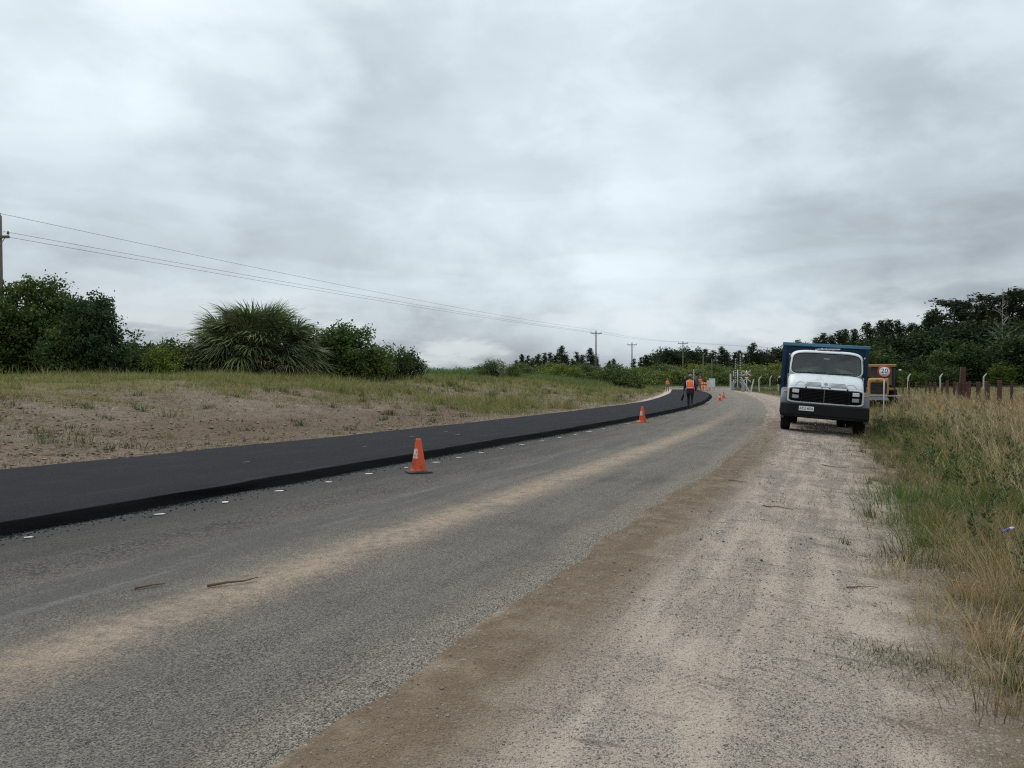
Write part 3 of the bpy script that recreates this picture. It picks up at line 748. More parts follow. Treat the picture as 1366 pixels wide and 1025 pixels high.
    em = MB(); cc = Vector((0, ny_(0, 1.49) - .040, 1.50)); ux = Vector((1, 0, 0)); uz = Vector((0, .62, .78))
    em.tube([cc + (ux * math.cos(a) + uz * math.sin(a)) * .045 for a in [2 * math.pi * k / 20 for k in range(21)]], .006, 6)
    for k in range(3):
        a = math.pi / 2 + 2 * math.pi * k / 3; em.tube([cc, cc + (ux * math.cos(a) + uz * math.sin(a)) * .045], [.010, .003], 5)
    em.build('emblem', 'grey_metal', badge)
    for x in (-.55, -.11, .11, .60):
        MB().box((x, -.005, 1.372), (.045, .05, .05), .01).build('hood_catch', 'black_plastic', hood)
    # ---- grille panel
    def rr(wd, zb, zt, n, y): return [(x, y + .07 * (x / 1.05) ** 2, z) for x, z in sup(wd, zb, zt, n)]
    fr = MB().rings([rr(1.06, .885, 1.375, 10, .03), rr(1.065, .88, 1.38, 10, -.02), rr(1.045, .90, 1.362, 10, -.045), rr(1.015, .93, 1.34, 10, -.035), rr(1.01, .935, 1.335, 10, .0)])
    frame = fr.build('grille_frame', 'white_trim', T)
    gp = MB().rings([rr(1.012, .933, 1.337, 10, -.008), rr(.6, 1.0, 1.27, 10, -.014)], True, False, True, False); grille = gp.build('grille', 'black_plastic', T)
    for k in range(9):
        z = .965 + k * .043
        MB().box((0, -.03, z), (1.28, .03, .016), .005).build('slat', 'black_plastic', grille)
    MB().box((-.03, -.045, 1.135), (.022, .03, .38), .006).build('centre_bar', 'grey_fender', grille)
    for s_ in (-1, 1):
        MB().box((s_ * .655, -.035, 1.135), (.03, .04, .39), .008).build('divider', 'black_plastic', grille)
        for z, mt in ((1.245, 'lamp_lens'), (1.075, 'lamp_lens_dull')):
            h = MB().box((s_ * .835, -.005, z), (.27, .07, .15), .02).build('headlight', 'black_plastic', T)
            MB().box((s_ * .835, -.045, z), (.185, .02, .11), .012).build('lens', mt, h)
    # ---- bumper, plate
    bp = MB()
    P = []
    for x in (-1.24, -1.20, -1.05, -.6, 0, .6, 1.05, 1.20, 1.24):
        y0 = -.17 + .16 * max(0, (abs(x) - 1.0) / .24) ** 1.5; e = .04 if abs(x) > 1.22 else 0
        P.append([(x, y0 + .14, .885 - e), (x, y0 + .03, .885 - e), (x, y0, .85 - e), (x, y0 - .005, .56 + e), (x, y0 + .04, .47 + e), (x, y0 + .14, .46 + e)])
    bp.rings(P, True, True, True, False); bumper = bp.build('bumper', 'black_iron', T)
    MB().box((0, -.178, .50), (1.7, .02, .05), .008).build('step_lip', 'black_plastic', bumper)
    pl = MB().box((-.50, -.186, .735), (.42, .014, .135), .004).build('licence_plate', 'sign_white', T)
    text_mesh('plate_lettering', 'ATU 4024', .105, pl, 'sign_black', (-.50, -.197, .735), (RAD(90), 0, 0), .002, 'CENTER', .86)
    # ---- wings / fenders
    for s_ in (-1, 1):
        f = MB(); R0, R1 = [], []
        rs = []
        prof = [(.90, .62), (.92, .66), (1.0, .685), (1.18, .685), (1.245, .66), (1.262, .60), (1.262, .55), (1.235, .55), (1.22, .62), (1.0, .645)]
        for k in range(15):
            a = math.pi * (-.02 + k / 14 * 1.02)
            rs.append([(s_ * x, .92 - r * math.cos(a) * 1.02, .60 + r * math.sin(a) * 1.06) for x, r in prof])
        f.rings(rs, True, True, True); fen = f.build('fender', 'grey_fender', T)
        MB().box((s_ * 1.13, .52, 1.19), (.10, .06, .07), .02).build('indicator', 'amber', fen)
        MB().box((s_ * 1.17, .30, .62), (.10, .03, .46), .012).build('mudguard', 'grey_fender', fen)
        # mirrors on arms
        mr = MB().tube([(s_ * 1.08, 1.02, 2.25), (s_ * 1.24, .94, 2.0), (s_ * 1.24, .94, 1.55), (s_ * 1.08, 1.0, 1.45)], .010, 6)
        if s_ < 0:
            ma = MB().tube([(-1.08, .98, 1.42), (-1.22, .88, 1.50), (-1.30, .86, 1.52)], .011, 6).build('mirror_arm', 'black_plastic', T)
            MB().box((-1.33, .86, 1.50), (.12, .04, .20), .02).build('mirror', 'black_plastic', T)
        else:
            MB().tube([(1.08, .98, 1.42), (1.16, .92, 1.46)], .011, 6).build('mirror_arm', 'black_plastic', T)
    # ---- wheels
    def wheel(x, y, wd, name='wheel'):
        r = .515
        wl = empty(name, (x, y, r)); wl.parent = T
        h = wd / 2
        ty = MB().lathe([(.30, -h * .8), (.36, -h * .95), (.45, -h), (.495, -h * .86), (.513, -h * .55), (.515, 0), (.513, h * .55), (.495, h * .86), (.45, h), (.36, h * .95), (.30, h * .8)], axis='x', n=40)
        for k in range(40):
            a = 2 * math.pi * k / 40
            for q in (-.55, 0, .55):
                ty.box((q * h, .513 * math.cos(a + q * .06), .513 * math.sin(a + q * .06)), (h * .42, .05, .022), .004, (a - math.pi / 2, 0, 0))
        ty.build('tyre', 'rubber', wl)
        MB().lathe([(.05, h * .5), (.10, h * .75), (.16, h * .5), (.24, h * .30), (.285, h * .62), (.305, h * .8), (.305, -h * .8), (.285, -h * .62), (.24, -h * .3), (.1, -h * .4), (.05, -h * .4)], axis='x', n=28).build('rim', 'steel', wl)
    for x in (-1.06, 1.06): wheel(x, .92, .29)
    for x in (-1.10, -.80, .80, 1.10): wheel(x, 4.95, .27)
    # ---- chassis
    ch = MB()
    for x in (-.43, .43): ch.box((x, 3.4, .80), (.09, 6.6, .24), .01)
    ch.box((0, .92, .47), (1.8, .12, .13), .02); ch.box((0, 4.95, .52), (1.7, .16, .16), .03)
    for y in (.2, 2.4, 4.3, 6.4): ch.box((0, y, .80), (.8, .12, .16), .02)
    for x in (-.5, .5): ch.box((x, .92, .57), (.1, 1.3, .08), .01); ch.box((x, 4.95, .66), (.1, 1.5, .1), .01)
    ch.build('chassis', 'black_iron', T)
    MB().lathe([(.05, -.3), (.24, -.26), (.28, 0), (.24, .26), (.05, .3)], (0, 4.95, .52), 'x', 20).build('differential', 'black_iron', T)
    eng = MB().box((0, .95, .82), (.65, .9, .55), .06); eng.box((0, .85, .52), (.4, .5, .2), .06); eng.build('engine', 'machine_dark', T)
    MB().lathe([(.02, -.55), (.26, -.53), (.28, -.5), (.28, .5), (.26, .53), (.02, .55)], (-.85, 3.1, .72), 'y', 22).build('fuel_tank', 'grey_metal', T)
    for s_ in (-1, 1): MB().box((s_ * 1.0, 5.75, .55), (.5, .02, .6), .006).build('mud_flap', 'rubber', T)
    # ---- dump box
    bx0, y0, y1, zb, zt = 1.25, 2.42, 6.9, 1.02, 2.70
    fl = MB().box((0, (y0 + y1) / 2, zb + .04), (2.42, y1 - y0, .08), .01); fl.build('box_floor', 'box_blue', T)
    MB().box((0, y0 + .02, (zb + zt) / 2), (2.46, .05, zt - zb), .008).build('box_front', 'box_blue', T)
    MB().box((0, y1 - .02, (zb + zt) / 2 - .1), (2.46, .05, zt - zb - .2), .008).build('tailgate', 'box_blue', T)
    for s_ in (-1, 1):
        sd_ = MB().box((s_ * (bx0 - .02), (y0 + y1) / 2, (zb + zt) / 2), (.045, y1 - y0, zt - zb), .008).build('box_side', 'box_blue', T)
        for k in range(8):
            MB().box((s_ * (bx0 + .035), y0 + .12 + k * (y1 - y0 - .24) / 7, (zb + zt) / 2), (.07, .09, zt - zb - .04), .008).build('rib', 'box_blue', sd_)
        MB().box((s_ * (bx0 + .01), (y0 + y1) / 2, zt + .05), (.13, y1 - y0 + .1, .10), .012).build('top_rail', 'box_rail', sd_)
        MB().box((s_ * (bx0 - .0), y0 - .045, (zb + zt) / 2), (.12, .07, zt - zb), .01).build('corner_post', 'box_blue', sd_)
        MB().box((s_ * 1.16, y0 - .1, 1.12), (.13, .05, .07), .015).build('side_lamp', 'amber', T)
    MB().box((0, y0 - .02, zt + .055), (2.66, .14, .105), .012).build('front_rail', 'box_rail', T)
    MB().box((0, (y0 + y1) / 2, .97), (.5, y1 - y0, .10), .01).build('box_subframe', 'black_iron', T)
    # ---- roof bits
    MB().box((.05, 1.35, 2.60), (.66, .32, .025), .008, (0, RAD(-3), 0)).build('roof_plate', 'white_trim', T)
    for x in (-.12, .0, .2): MB().lathe([(.0, 0), (.03, .0), (.028, .03), (.0, .045)], (x, 1.85, 2.60), 'z', 10).build('roof_lamp', 'lamp_lens', T)
    MB().box((.05, 1.5, 2.56), (.10, .5, .06), .01).build('roof_mount', 'grey_metal', T)
    MB().box((-.3, 1.8, 2.57), (.06, .06, .08), .01).build('roof_bracket', 'grey_metal', T)
    return T
truck = make_truck()
TB = RAD(20.3)                                   # bearing of the truck's long axis
tx, ty_ = 9.31, 22.5
ax = Vector((math.sin(TB), math.cos(TB), 0)); rt = Vector((math.cos(TB), -math.sin(TB), 0))
def gfit(p): return gz(p.x, p.y)
wp = {k: Vector((tx, ty_, 0)) + rt * k[0] + ax * k[1] for k in ((-1.06, .92), (1.06, .92), (-.95, 4.95), (.95, 4.95))}
hz = {k: gfit(p) for k, p in wp.items()}
roll = math.atan2((hz[(-1.06, .92)] - hz[(1.06, .92)] + (hz[(-.95, 4.95)] - hz[(.95, 4.95)]) * 1.1) / 2, 2.12)
pit = math.atan2((hz[(-.95, 4.95)] + hz[(.95, 4.95)] - hz[(-1.06, .92)] - hz[(1.06, .92)]) / 2, 4.03)
zf = (hz[(-1.06, .92)] + hz[(1.06, .92)]) / 2 - math.tan(pit) * .92
truck.matrix_world = Matrix.Translation((tx, ty_, zf - .005)) @ Matrix.Rotation(-TB, 4, 'Z') @ Matrix.Rotation(roll, 4, 'Y') @ Matrix.Rotation(pit, 4, 'X')
print('truck roll', math.degrees(roll), 'pitch', math.degrees(pit), 'z', zf)

# ------------------------------------------------------------------ yellow machine behind the truck
def make_machine(loc, rz):
    T = tag(empty('road_roller', loc, (0, 0, rz)), 'yellow road machine with canopy parked behind the dump truck', 'road machine')
    h = MB().rings([[(x, y, z) for x, z in sup(.50, .84, zt, 9, 32)] for y, zt in ((0, 1.72), (.03, 1.78), (.12, 1.80), (1.6, 1.80), (1.65, 1.76))], True, False, True)
    hood = h.build('hood', 'machine_yellow', T)
    fr = MB().rings([[(x, y, z) for x, z in sup(w_, a, b, 9, 32)] for w_, a, b, y in ((.50, .84, 1.76, .0), (.49, .85, 1.75, -.04), (.41, .90, 1.55, -.03), (.40, .905, 1.545, .03))])
    fr.build('grille_frame', 'machine_yellow', hood)
    g = MB().rings([[(x, .02, z) for x, z in sup(.405, .90, 1.55, 9, 32)]], True, False, True); g2 = g.build('grille', 'machine_dark', hood)
    for k in range(8): MB().box((0, .0, .96 + k * .075), (.78, .02, .014), .004).build('slat', 'machine_dark', g2)
    MB().box((-.05, -.045, 1.67), (.14, .012, .03), .004).build('nameplate', 'machine_dark', hood)
    b = MB().box((.0, -.18, .82), (2.2, .12, .07), .015); b.box((0, .3, .70), (.9, 1.0, .25), .03); b.build('front_beam', 'grey_metal', T)
    MB().box((0, 1.6, .66), (1.0, 3.4, .36), .03).build('chassis', 'machine_rust', T)
    ac = MB().lathe([(.0, 1.62), (.05, 1.62), (.05, 1.78), (.17, 1.82), (.19, 1.9), (.19, 2.36), (.17, 2.42), (.08, 2.45), (.0, 2.46)], (-.56, .55, 0), n=18)
    ac.build('air_cleaner', 'machine_dark', T)
    MB().tube([(.25, .6, 1.78), (.25, .6, 2.28), (.25, .52, 2.36)], .045, 10).build('exhaust_pipe', 'machine_rust', T)
    c = MB().box((0, 2.3, 2.52), (1.9, 2.0, .08), .025); c.box((0, 1.35, 2.50), (1.86, .05, .14), .015); cn = c.build('canopy', 'machine_canopy', T)
    for x in (-.85, .85):
        for y in (1.45, 3.1): MB().box((x, y, 1.85), (.06, .06, 1.3), .01).build('post', 'machine_dark', T)
    MB().box((0, 3.12, 1.9), (1.62, .03, 1.0), .008).build('rear_panel', 'machine_panel', T)
    MB().box((0, 2.4, 1.16), (1.8, 1.7, .12), .02).build('platform', 'machine_yellow', T)
    s_ = MB().box((0, 2.7, 1.40), (.5, .48, .14), .04); s_.box((0, 2.92, 1.7), (.48, .12, .5), .04); s_.build('seat', 'seat_cloth', T)
    sw = MB().tube([(.2 * math.cos(a), 2.1 + .07 * math.sin(a), 1.66 + .18 * math.sin(a)) for a in [2 * math.pi * k / 16 for k in range(17)]], .014, 6); sw.tube([(0, 2.1, 1.66), (0, 1.9, 1.2)], .025, 6)
    sw.build('steering_wheel', 'machine_dark', T)
    for x in (-1.05, 1.05):
        MB().tube([(x * .95, 1.5, 2.28), (x * 1.05, 1.4, 2.26)], .015, 6).build('lamp_arm', 'machine_dark', T)
        MB().box((x * 1.07, 1.4, 2.24), (.14, .06, .10), .02).build('work_lamp', 'lamp_lens', T)
        MB().box((x * .78, .9, .98), (.06, .06, .5), .01, (.2, 0, 0)).build('hydraulic_strut', 'machine_rust', T)
    def whl(x, y, r, wd):
        wl = empty('wheel', (x, y, r)); wl.parent = T; h_ = wd / 2
        MB().lathe([(r * .5, -h_ * .7), (r * .8, -h_), (r * .96, -h_ * .8), (r, -h_ * .4), (r, h_ * .4), (r * .96, h_ * .8), (r * .8, h_), (r * .5, h_ * .7)], axis='x', n=32).build('tyre', 'rubber', wl)
        MB().lathe([(.04, h_ * .3), (r * .3, h_ * .3), (r * .5, h_ * .72), (r * .5, -h_ * .72), (r * .3, -h_ * .3), (.04, -h_ * .3)], axis='x', n=24).build('rim', 'machine_yellow', wl)
    for x in (-.75, -.28, .28, .75): whl(x, .55, .45, .38)
    for x in (-.82, .82): whl(x, 2.8, .62, .46)
    return T
mx, my = ray_x(1172, 41.0), 41.0
make_machine((mx, my, gz(mx, my + 1) - .03), RAD(-24))

# ------------------------------------------------------------------ speed limit sign
def make_speed_sign(px, D):
    x = ray_x(px, D); z = gz(x, D)
    T = tag(empty('speed_sign', (x, D, z), (RAD(1), RAD(1), RAD(-24))), 'round 20 speed limit sign on thin white post in the grass', 'road sign')
    MB().tube([(0, 0, -.3), (0, 0, 2.36)], .026, 10).build('post', 'white_trim', T)
    d = MB().lathe([(.0, .0), (.29, .0), (.29, .012), (.0, .012)], (0, 0, 0), 'y', 40).build('disc', 'sign_red', T); d.location = (0, -.045, 2.09)
    f = MB().lathe([(.0, .0), (.215, .0), (.215, .004), (.0, .004)], (0, -.006, 0), 'y', 40).build('face', 'sign_white', d)
    text_mesh('digits', '20', .27, d, 'sign_black', (0, -.009, .035), (RAD(90), 0, 0), .002, 'CENTER', 1.05)
    text_mesh('unit_lettering', 'km/h', .075, d, 'sign_black', (0, -.009, -.125), (RAD(90), 0, 0), .002)
    for zz in (-.08, .08): MB().box((0, .04, zz), (.10, .04, .03), .006).build('clamp', 'grey_metal', d)
make_speed_sign(1178.5, 33.0)

# ------------------------------------------------------------------ road workers
def make_person(name, label, loc, rz, pose, cols, vest=True, cap='cap_grey', height=1.74):
    P = tag(empty(name, loc, (0, 0, rz), (height / 1.74,) * 3), label, 'person', 'road workers')
    V, E, Rr_ = [], [], []
    def v(p, r):
        V.append(Vector(p)); Rr_.append(r if isinstance(r, tuple) else (r, r)); return len(V) - 1
    def chain(start, pts):
        i = start
        for p, r in pts:
            j = v(p, r); E.append((i, j)); i = j
        return i
    lean = pose.get('lean', .03)
    pel = v((0, 0, .97), (.155, .12))
    ch = chain(pel, [((0, lean * .4, 1.12), (.15, .115)), ((0, lean, 1.30), (.175, .125)), ((0, lean * 1.2, 1.43), (.135, .10))])
    nk = chain(ch, [((0, lean * 1.3 + .01, 1.51), .058)])
    hd = chain(nk, [((0, lean * 1.3 + .02, 1.575), (.075, .085)), ((0, lean * 1.3 + .025, 1.66), (.078, .095)), ((0, lean * 1.3 + .02, 1.725), (.055, .065))])
    hx, hy = 0, lean * 1.3 + .02
    chain(hd - 1, [((0, hy + .115, 1.625), .014)])                      # nose
    for s in (-1, 1): chain(hd - 1, [((s * .085, hy, 1.63), (.012, .02))])   # ears
    hands = []
    for s, key in ((-1, 'L'), (1, 'R')):
        el, wr = pose['arm' + key]
        w_ = chain(ch, [((s * .195, lean * 1.1, 1.415), .072), (((s * .195 + el[0]) / 2 * 1.03, (lean + el[1]) / 2, (1.40 + el[2]) / 2), .060), (el, .050), (((el[0] + wr[0]) / 2, (el[1] + wr[1]) / 2, (el[2] + wr[2]) / 2), .046), (wr, .033)])
        d = (Vector(wr) - Vector(el)).normalized()
        pm = Vector(wr) + d * .065; pi = chain(w_, [(pm, (.030, .036))])
        hands.append(pm)
        fwd = Vector((0, 1, 0))
        for q, ln in zip((-.030, -.010, .010, .029), (.062, .080, .086, .074)):
            b_ = pm + fwd * q + d * .03
            chain(pi, [(b_, .0095), (b_ + d * ln * .6 + Vector((-s * .006, 0, 0)), .0085), (b_ + d * ln + Vector((-s * .022, .004, 0)), .007)])
        chain(pi, [(pm + fwd * .042 + d * .0, .010), (pm + fwd * .055 + d * .045 + Vector((-s * .015, 0, 0)), .008)])
        kn, an, toe = pose['leg' + key]
        chain(pel, [((s * .095, 0, .90), (.098, .105)), (((s * .1 + kn[0]) / 2, kn[1] / 2, (.88 + kn[2]) / 2), .086), (kn, .066), (((kn[0] + an[0]) / 2, (kn[1] + an[1]) / 2 - .012, (kn[2] * .55 + an[2] * .45)), .066),
                    (an, .050), (((an[0] + toe[0]) / 2, (an[1] + toe[1]) / 2, (an[2] + toe[2]) / 2 - .01), .045), (toe, .036)])
    me = bpy.data.meshes.new('body'); me.from_pydata(V, E, [])
    o = bpy.data.objects.new('body', me); COL.objects.link(o)
    sk = o.modifiers.new('s', 'SKIN'); sk.use_smooth_shade = True
    for i, r in enumerate(Rr_): me.skin_vertices[0].data[i].radius = r
    me.skin_vertices[0].data[0].use_root = True
    o.modifiers.new('d', 'SUBSURF').levels = 2; o.modifiers['d'].render_levels = 2
    bpy.context.view_layer.update()
    em = bpy.data.meshes.new_from_object(o.evaluated_get(bpy.context.evaluated_depsgraph_get()))
    COL.objects.unlink(o); bpy.data.objects.remove(o)
    em.name = 'body'; em.materials.clear()
    for m in (cols['top'], cols['legs'], 'skin', 'boot'): em.materials.append(MATS[m])
    toes = [Vector(pose['legL'][2]), Vector(pose['legR'][2]), Vector(pose['legL'][1]), Vector(pose['legR'][1])]
    for p in em.polygons:
        c = p.center; p.use_smooth = True
        if c.z > 1.495: k = 2
        elif min((c - h).length for h in hands) < .115 and c.z < 1.3 and abs(c.x) > .15: k = 2
        elif min((c - t_).length for t_ in toes) < .10: k = 3
        elif c.z > .93 or abs(c.x) > .235 and c.z > .6: k = 0
        else: k = 1
        p.material_index = k
    body = link('body', em, P)
    # jacket hem
    jk = MB().rings([[(a * math.cos(t_), lean * q + b * math.sin(t_), z) for t_ in [2 * math.pi * k / 24 for k in range(24)]] for a, b, z, q in
                     ((.215, .165, .80, 0), (.21, .160, .84, 0), (.185, .145, .97, .1), (.178, .14, 1.08, .4))])
    jk.build('jacket_hem', cols['top'], P)
    if vest:
        def vr(a, b, z, q): return [(a * math.copysign(abs(math.cos(t_)) ** .8, math.cos(t_)), lean * q + b * math.copysign(abs(math.sin(t_)) ** .8, math.sin(t_)), z) for t_ in [2 * math.pi * k / 28 for k in range(28)]]
        vb = MB().rings([vr(.192, .158, 1.06, .3), vr(.196, .160, 1.10, .4), vr(.203, .163, 1.22, .7), vr(.208, .163, 1.34, 1), vr(.205, .150, 1.415, 1.1), vr(.17, .12, 1.462, 1.2), vr(.09, .085, 1.488, 1.25)])
        vo = vb.build('vest', 'vest_orange', P)
        MB().rings([vr(.2015, .166, 1.085, .35), vr(.2015, .166, 1.125, .4)]).build('reflective_band', 'reflective', vo)
        for s in (-1, 1):
            MB().tube([(s * .155, lean - .152, 1.10), (s * .165, lean - .158, 1.24), (s * .165, lean - .150, 1.38), (s * .15, lean - .09, 1.46)], .020, 6).build('reflective_strip', 'reflective', vo)
    # hair, cap, eyes
    hz_ = 1.665
    def hr(r, z, oy=0): return [(r * .92 * math.cos(t_), hy + oy + r * 1.12 * math.sin(t_), z) for t_ in [2 * math.pi * k / 20 for k in range(20)]]
    MB().rings([hr(.080, 1.60, -.022), hr(.090, 1.65, -.016), hr(.092, 1.685, -.006)]).build('hair', 'hair', P)
    c_ = MB().rings([hr(.098, 1.672), hr(.100, 1.69), hr(.096, 1.73), hr(.078, 1.765), hr(.04, 1.785), hr(.004, 1.788)]); cp = c_.build('cap', cap, P)
    br = MB().rings([[(.085 * math.cos(t_) * q, hy + .09 + .085 * math.sin(t_) * q, z) for t_ in [math.pi * k / 12 for k in range(13)]] for q, z in ((1, 1.672), (1, 1.682), (.1, 1.692))], False); br.build('brim', cap, cp)
    for s in (-1, 1): MB().lathe([(.0, -.010), (.009, -.005), (.0105, 0), (.009, .006), (.0, .010)], (s * .031, hy + .088, 1.645), 'y', 8).build('eye', 'boot', P)
    return P
stand = dict(armL=((-.27, -.02, 1.15), (-.26, .10, .92)), armR=((.27, -.02, 1.15), (.26, .10, .92)),
             legL=((-.11, .03, .51), (-.12, .0, .085), (-.14, .15, .035)), legR=((.11, .03, .51), (.12, .0, .085), (.14, .15, .035)), lean=.02)
walk = dict(armL=((-.285, .04, 1.15), (-.345, .12, .92)), armR=((.265, -.07, 1.15), (.275, -.02, .91)),
            legL=((-.10, .16, .53), (-.10, .17, .10), (-.11, .31, .065)), legR=((.09, .01, .50), (.085, -.27, .175), (.09, -.20, .045)), lean=.05)
reach = dict(armL=((-.27, .10, 1.17), (-.20, .33, 1.10)), armR=((.27, .10, 1.17), (.20, .33, 1.10)), legL=stand['legL'], legR=stand['legR'], lean=.06)
navy = dict(top='navy_cloth', legs='navy_cloth'); khk = dict(top='khaki_cloth', legs='khaki_cloth'); blu = dict(top='blue_cloth', legs='navy_cloth')
make_person('person', 'person in orange vest over navy clothes walking away beside the asphalt edge', (9.13, 38.4, .10), RAD(-19), walk, navy)
wx = ray_x(890.5, 96); make_person('person', 'distant person in orange vest standing at the left edge of the asphalt', (wx, 96, gz(wx, 96)), RAD(150), stand, khk, height=1.62)
for px, D, rz, pz, c_, vs, lb in ((914.0, 92, 20, stand, navy, False, 'distant person in dark clothes standing left of the walking worker'),
                                 (928.5, 90, -30, stand, blu, False, 'distant person in blue standing right of the walking worker'),
                                 (933.5, 92, 200, reach, khk, True, 'distant person in tan clothes and orange vest near the orange barricade')):
    x = ray_x(px, D); make_person('person', lb, (x, D, .10 + MH), RAD(rz), pz, c_, vs)
# dark bag in the walking worker's left hand
bg_ = MB()
bg_.rings([[(a * math.cos(t_), b * math.sin(t_), z) for t_ in [2 * math.pi * k / 12 for k in range(12)]] for a, b, z in ((.03, .06, -.40), (.06, .10, -.37), (.065, .11, -.20), (.055, .09, -.10), (.02, .05, -.06))], True, True, True)
bg_.tube([(0, -.04, -.07), (0, -.02, .0), (0, .02, .0), (0, .04, -.07)], .008, 6)
bo = bg_.build('bag', 'navy_cloth'); bo.location = (9.13 - .285, 38.4 + .25, .915); bo.rotation_euler = (0, RAD(14), RAD(-19))
tag(bo, 'small dark bag hanging from the walking worker\'s left hand', 'bag')

# ------------------------------------------------------------------ orange barricade and pale cabinets
def barricade(px, D):
    x = ray_x(px, D)
    T = tag(empty('barricade', (x, D, .1), (0, 0, RAD(-15))), 'orange and white striped barricade at the far end of the asphalt', 'barricade')
    for s in (-1, 1):
        MB().tube([(s * .36, -.18, 0), (s * .36, .0, 1.25)], .025, 6).build('leg', 'vest_orange', T)
        MB().tube([(s * .36, .18, 0), (s * .36, .0, 1.25)], .025, 6).build('leg', 'vest_orange', T)
    for z in (.42, .78, 1.12):
        b = MB().box((0, -.06, z), (.86, .03, .24), .008).build('board', 'vest_orange', T)
        for k in (-1, 0, 1): MB().box((k * .27, -.079, z), (.10, .008, .20), .002, (0, RAD(25), 0)).build('stripe', 'sign_white', b)
barricade(940, 84)
def cabinet(px, D, wd, ht, zb, mat, label):
    x = ray_x(px, D); z = gz(x, D)
    T = tag(empty('signal_cabinet', (x, D, z), (0, 0, RAD(-10))), label, 'cabinet', 'pale cabinets at the crossing')
    b = MB().box((0, 0, zb + ht / 2), (wd, .4, ht), .02).build('case', mat, T)
    MB().box((0, -.208, zb + ht / 2), (wd * .86, .014, ht * .88), .004).build('door', mat, T)
    MB().box((wd * .32, -.222, zb + ht / 2), (.03, .02, .14), .005).build('handle', 'grey_metal', T)
    MB().box((0, 0, zb + ht + .02), (wd + .08, .48, .04), .01).build('lid', mat, T)
    for s in (-1, 1): MB().box((s * wd * .35, 0, (zb - .3) / 2), (.08, .08, zb + .3), .006).build('leg', 'grey_metal', T)
cabinet(950, 104, .78, 1.25, .45, 'pale_metal', 'taller pale cabinet on legs beyond the orange barricade')
cabinet(945.2, 103, .42, 1.0, .45, 'pale_metal', 'narrow pale cabinet at the left of the taller pale cabinet')

# ------------------------------------------------------------------ railway crossing gear
def barrier(px, D, top, label, mirror=1):
    x = ray_x(px, D); z = gz(x, D)
    T = tag(empty('crossing_gate', (x, D, z), (0, 0, RAD(-12))), label, 'crossing gate', 'raised crossing gates')
    MB().box((mirror * .36, .1, .55), (.46, .46, 1.1 + .4), .03).build('gate_box', 'grey_metal', T)
    MB().box((mirror * .1, -.05, .95), (.1, .1, 1.3), .01).build('pivot_post', 'grey_metal', T)
    bm_ = MB().box((0, -.15, (1.15 + top) / 2), (.13, .05, top - 1.15), .006).build('boom', 'concrete', T)
    n = int((top - 1.3) / .32)
    for k in range(n): MB().box((0, -.15, 1.42 + k * .32), (.136, .056, .15), .003).build('stripe', 'sign_black', bm_)
    MB().box((0, -.15, .72), (.22, .14, .5), .02).build('counterweight', 'sign_black', T)
barrier(981, 106, 4.55, 'shorter raised striped crossing gate, left of the pair', -1)
barrier(987.3, 100, 5.05, 'taller raised striped crossing gate, right of the pair', 1)
def crossing_signal(px, D, label, cross=True, hsc=1.0):
    x = ray_x(px, D); z = gz(x, D)
    T = tag(empty('crossing_signal', (x, D, z), (0, 0, RAD(-14))), label, 'crossing signal', 'railway crossing signals')
    MB().tube([(0, 0, -.2), (0, 0, 2.9 * hsc)], .07, 10).build('post', 'white_trim' if cross else 'grey_metal', T)
    if cross:
        for s in (-1, 1):
            MB().box((0, -.09 - .014 * s, 2.55), (1.32, .025, .15), .006, (0, s * RAD(33), 0)).build('crossbuck_blade', 'concrete', T)
            MB().box((s * .27, -.09, 1.62), (.66, .025, .12), .006, (0, s * RAD(42), 0)).build('chevron_blade', 'concrete', T)
        MB().box((0, -.10, 2.12), (.50, .02, .20), .006).build('warning_panel', 'sign_red', T)
        MB().box((0, -.10, 1.93), (.46, .02, .10), .006).build('panel_strip', 'sign_white', T)
    zl = 2.45 if not cross else 1.25
    MB().box((0, .0, zl), (1.1, .06, .06), .01).build('lamp_bar', 'machine_dark', T)
    for s in (-1, 1):
        d = MB().lathe([(.0, 0), (.30, 0), (.30, .02), (.0, .02)], (s * .48, -.08, zl), 'y', 24).build('lamp_disc', 'sign_black', T)
        MB().lathe([(.0, -.02), (.09, -.015), (.10, .0), (.0, .0)], (s * .48, -.085, zl), 'y', 16).build('lens', 'sign_red', d)
        MB().tube([(s * .48 + .13 * math.cos(a), -.09 - .16 * max(0, math.sin(a)), zl + .13 * math.sin(a)) for a in [math.pi * k / 8 for k in range(9)]], .012, 5).build('hood', 'sign_black', d)
crossing_signal(996, 102, 'white railway crossbuck signal with red panel right of the gates')
crossing_signal(925.5, 108, 'dark twin lamp crossing signal rising behind the walking worker', False, 1.05)
def lamp_pair(px, D, label):
    x = ray_x(px, D); z = gz(x, D)
    T = tag(empty('crossing_signal', (x, D, z), (0, 0, RAD(-14))), label, 'crossing signal', 'railway crossing signals')
    MB().tube([(0, 0, -.2), (0, 0, 3.05)], .06, 10).build('post', 'white_trim', T)
    MB().box((0, 0, 1.85), (1.0, .06, .06), .01).build('lamp_bar', 'machine_dark', T)
    for s in (-1, 1):
        d = MB().lathe([(.0, 0), (.29, 0), (.29, .02), (.0, .02)], (s * .45, -.08, 1.85), 'y', 24).build('lamp_disc', 'sign_black', T)
        MB().lathe([(.0, -.02), (.09, -.015), (.10, .0), (.0, .0)], (s * .45, -.085, 1.85), 'y', 16).build('lens', 'sign_red', d)
lamp_pair(984, 110, 'dark twin lamp signal standing between the two raised gates')
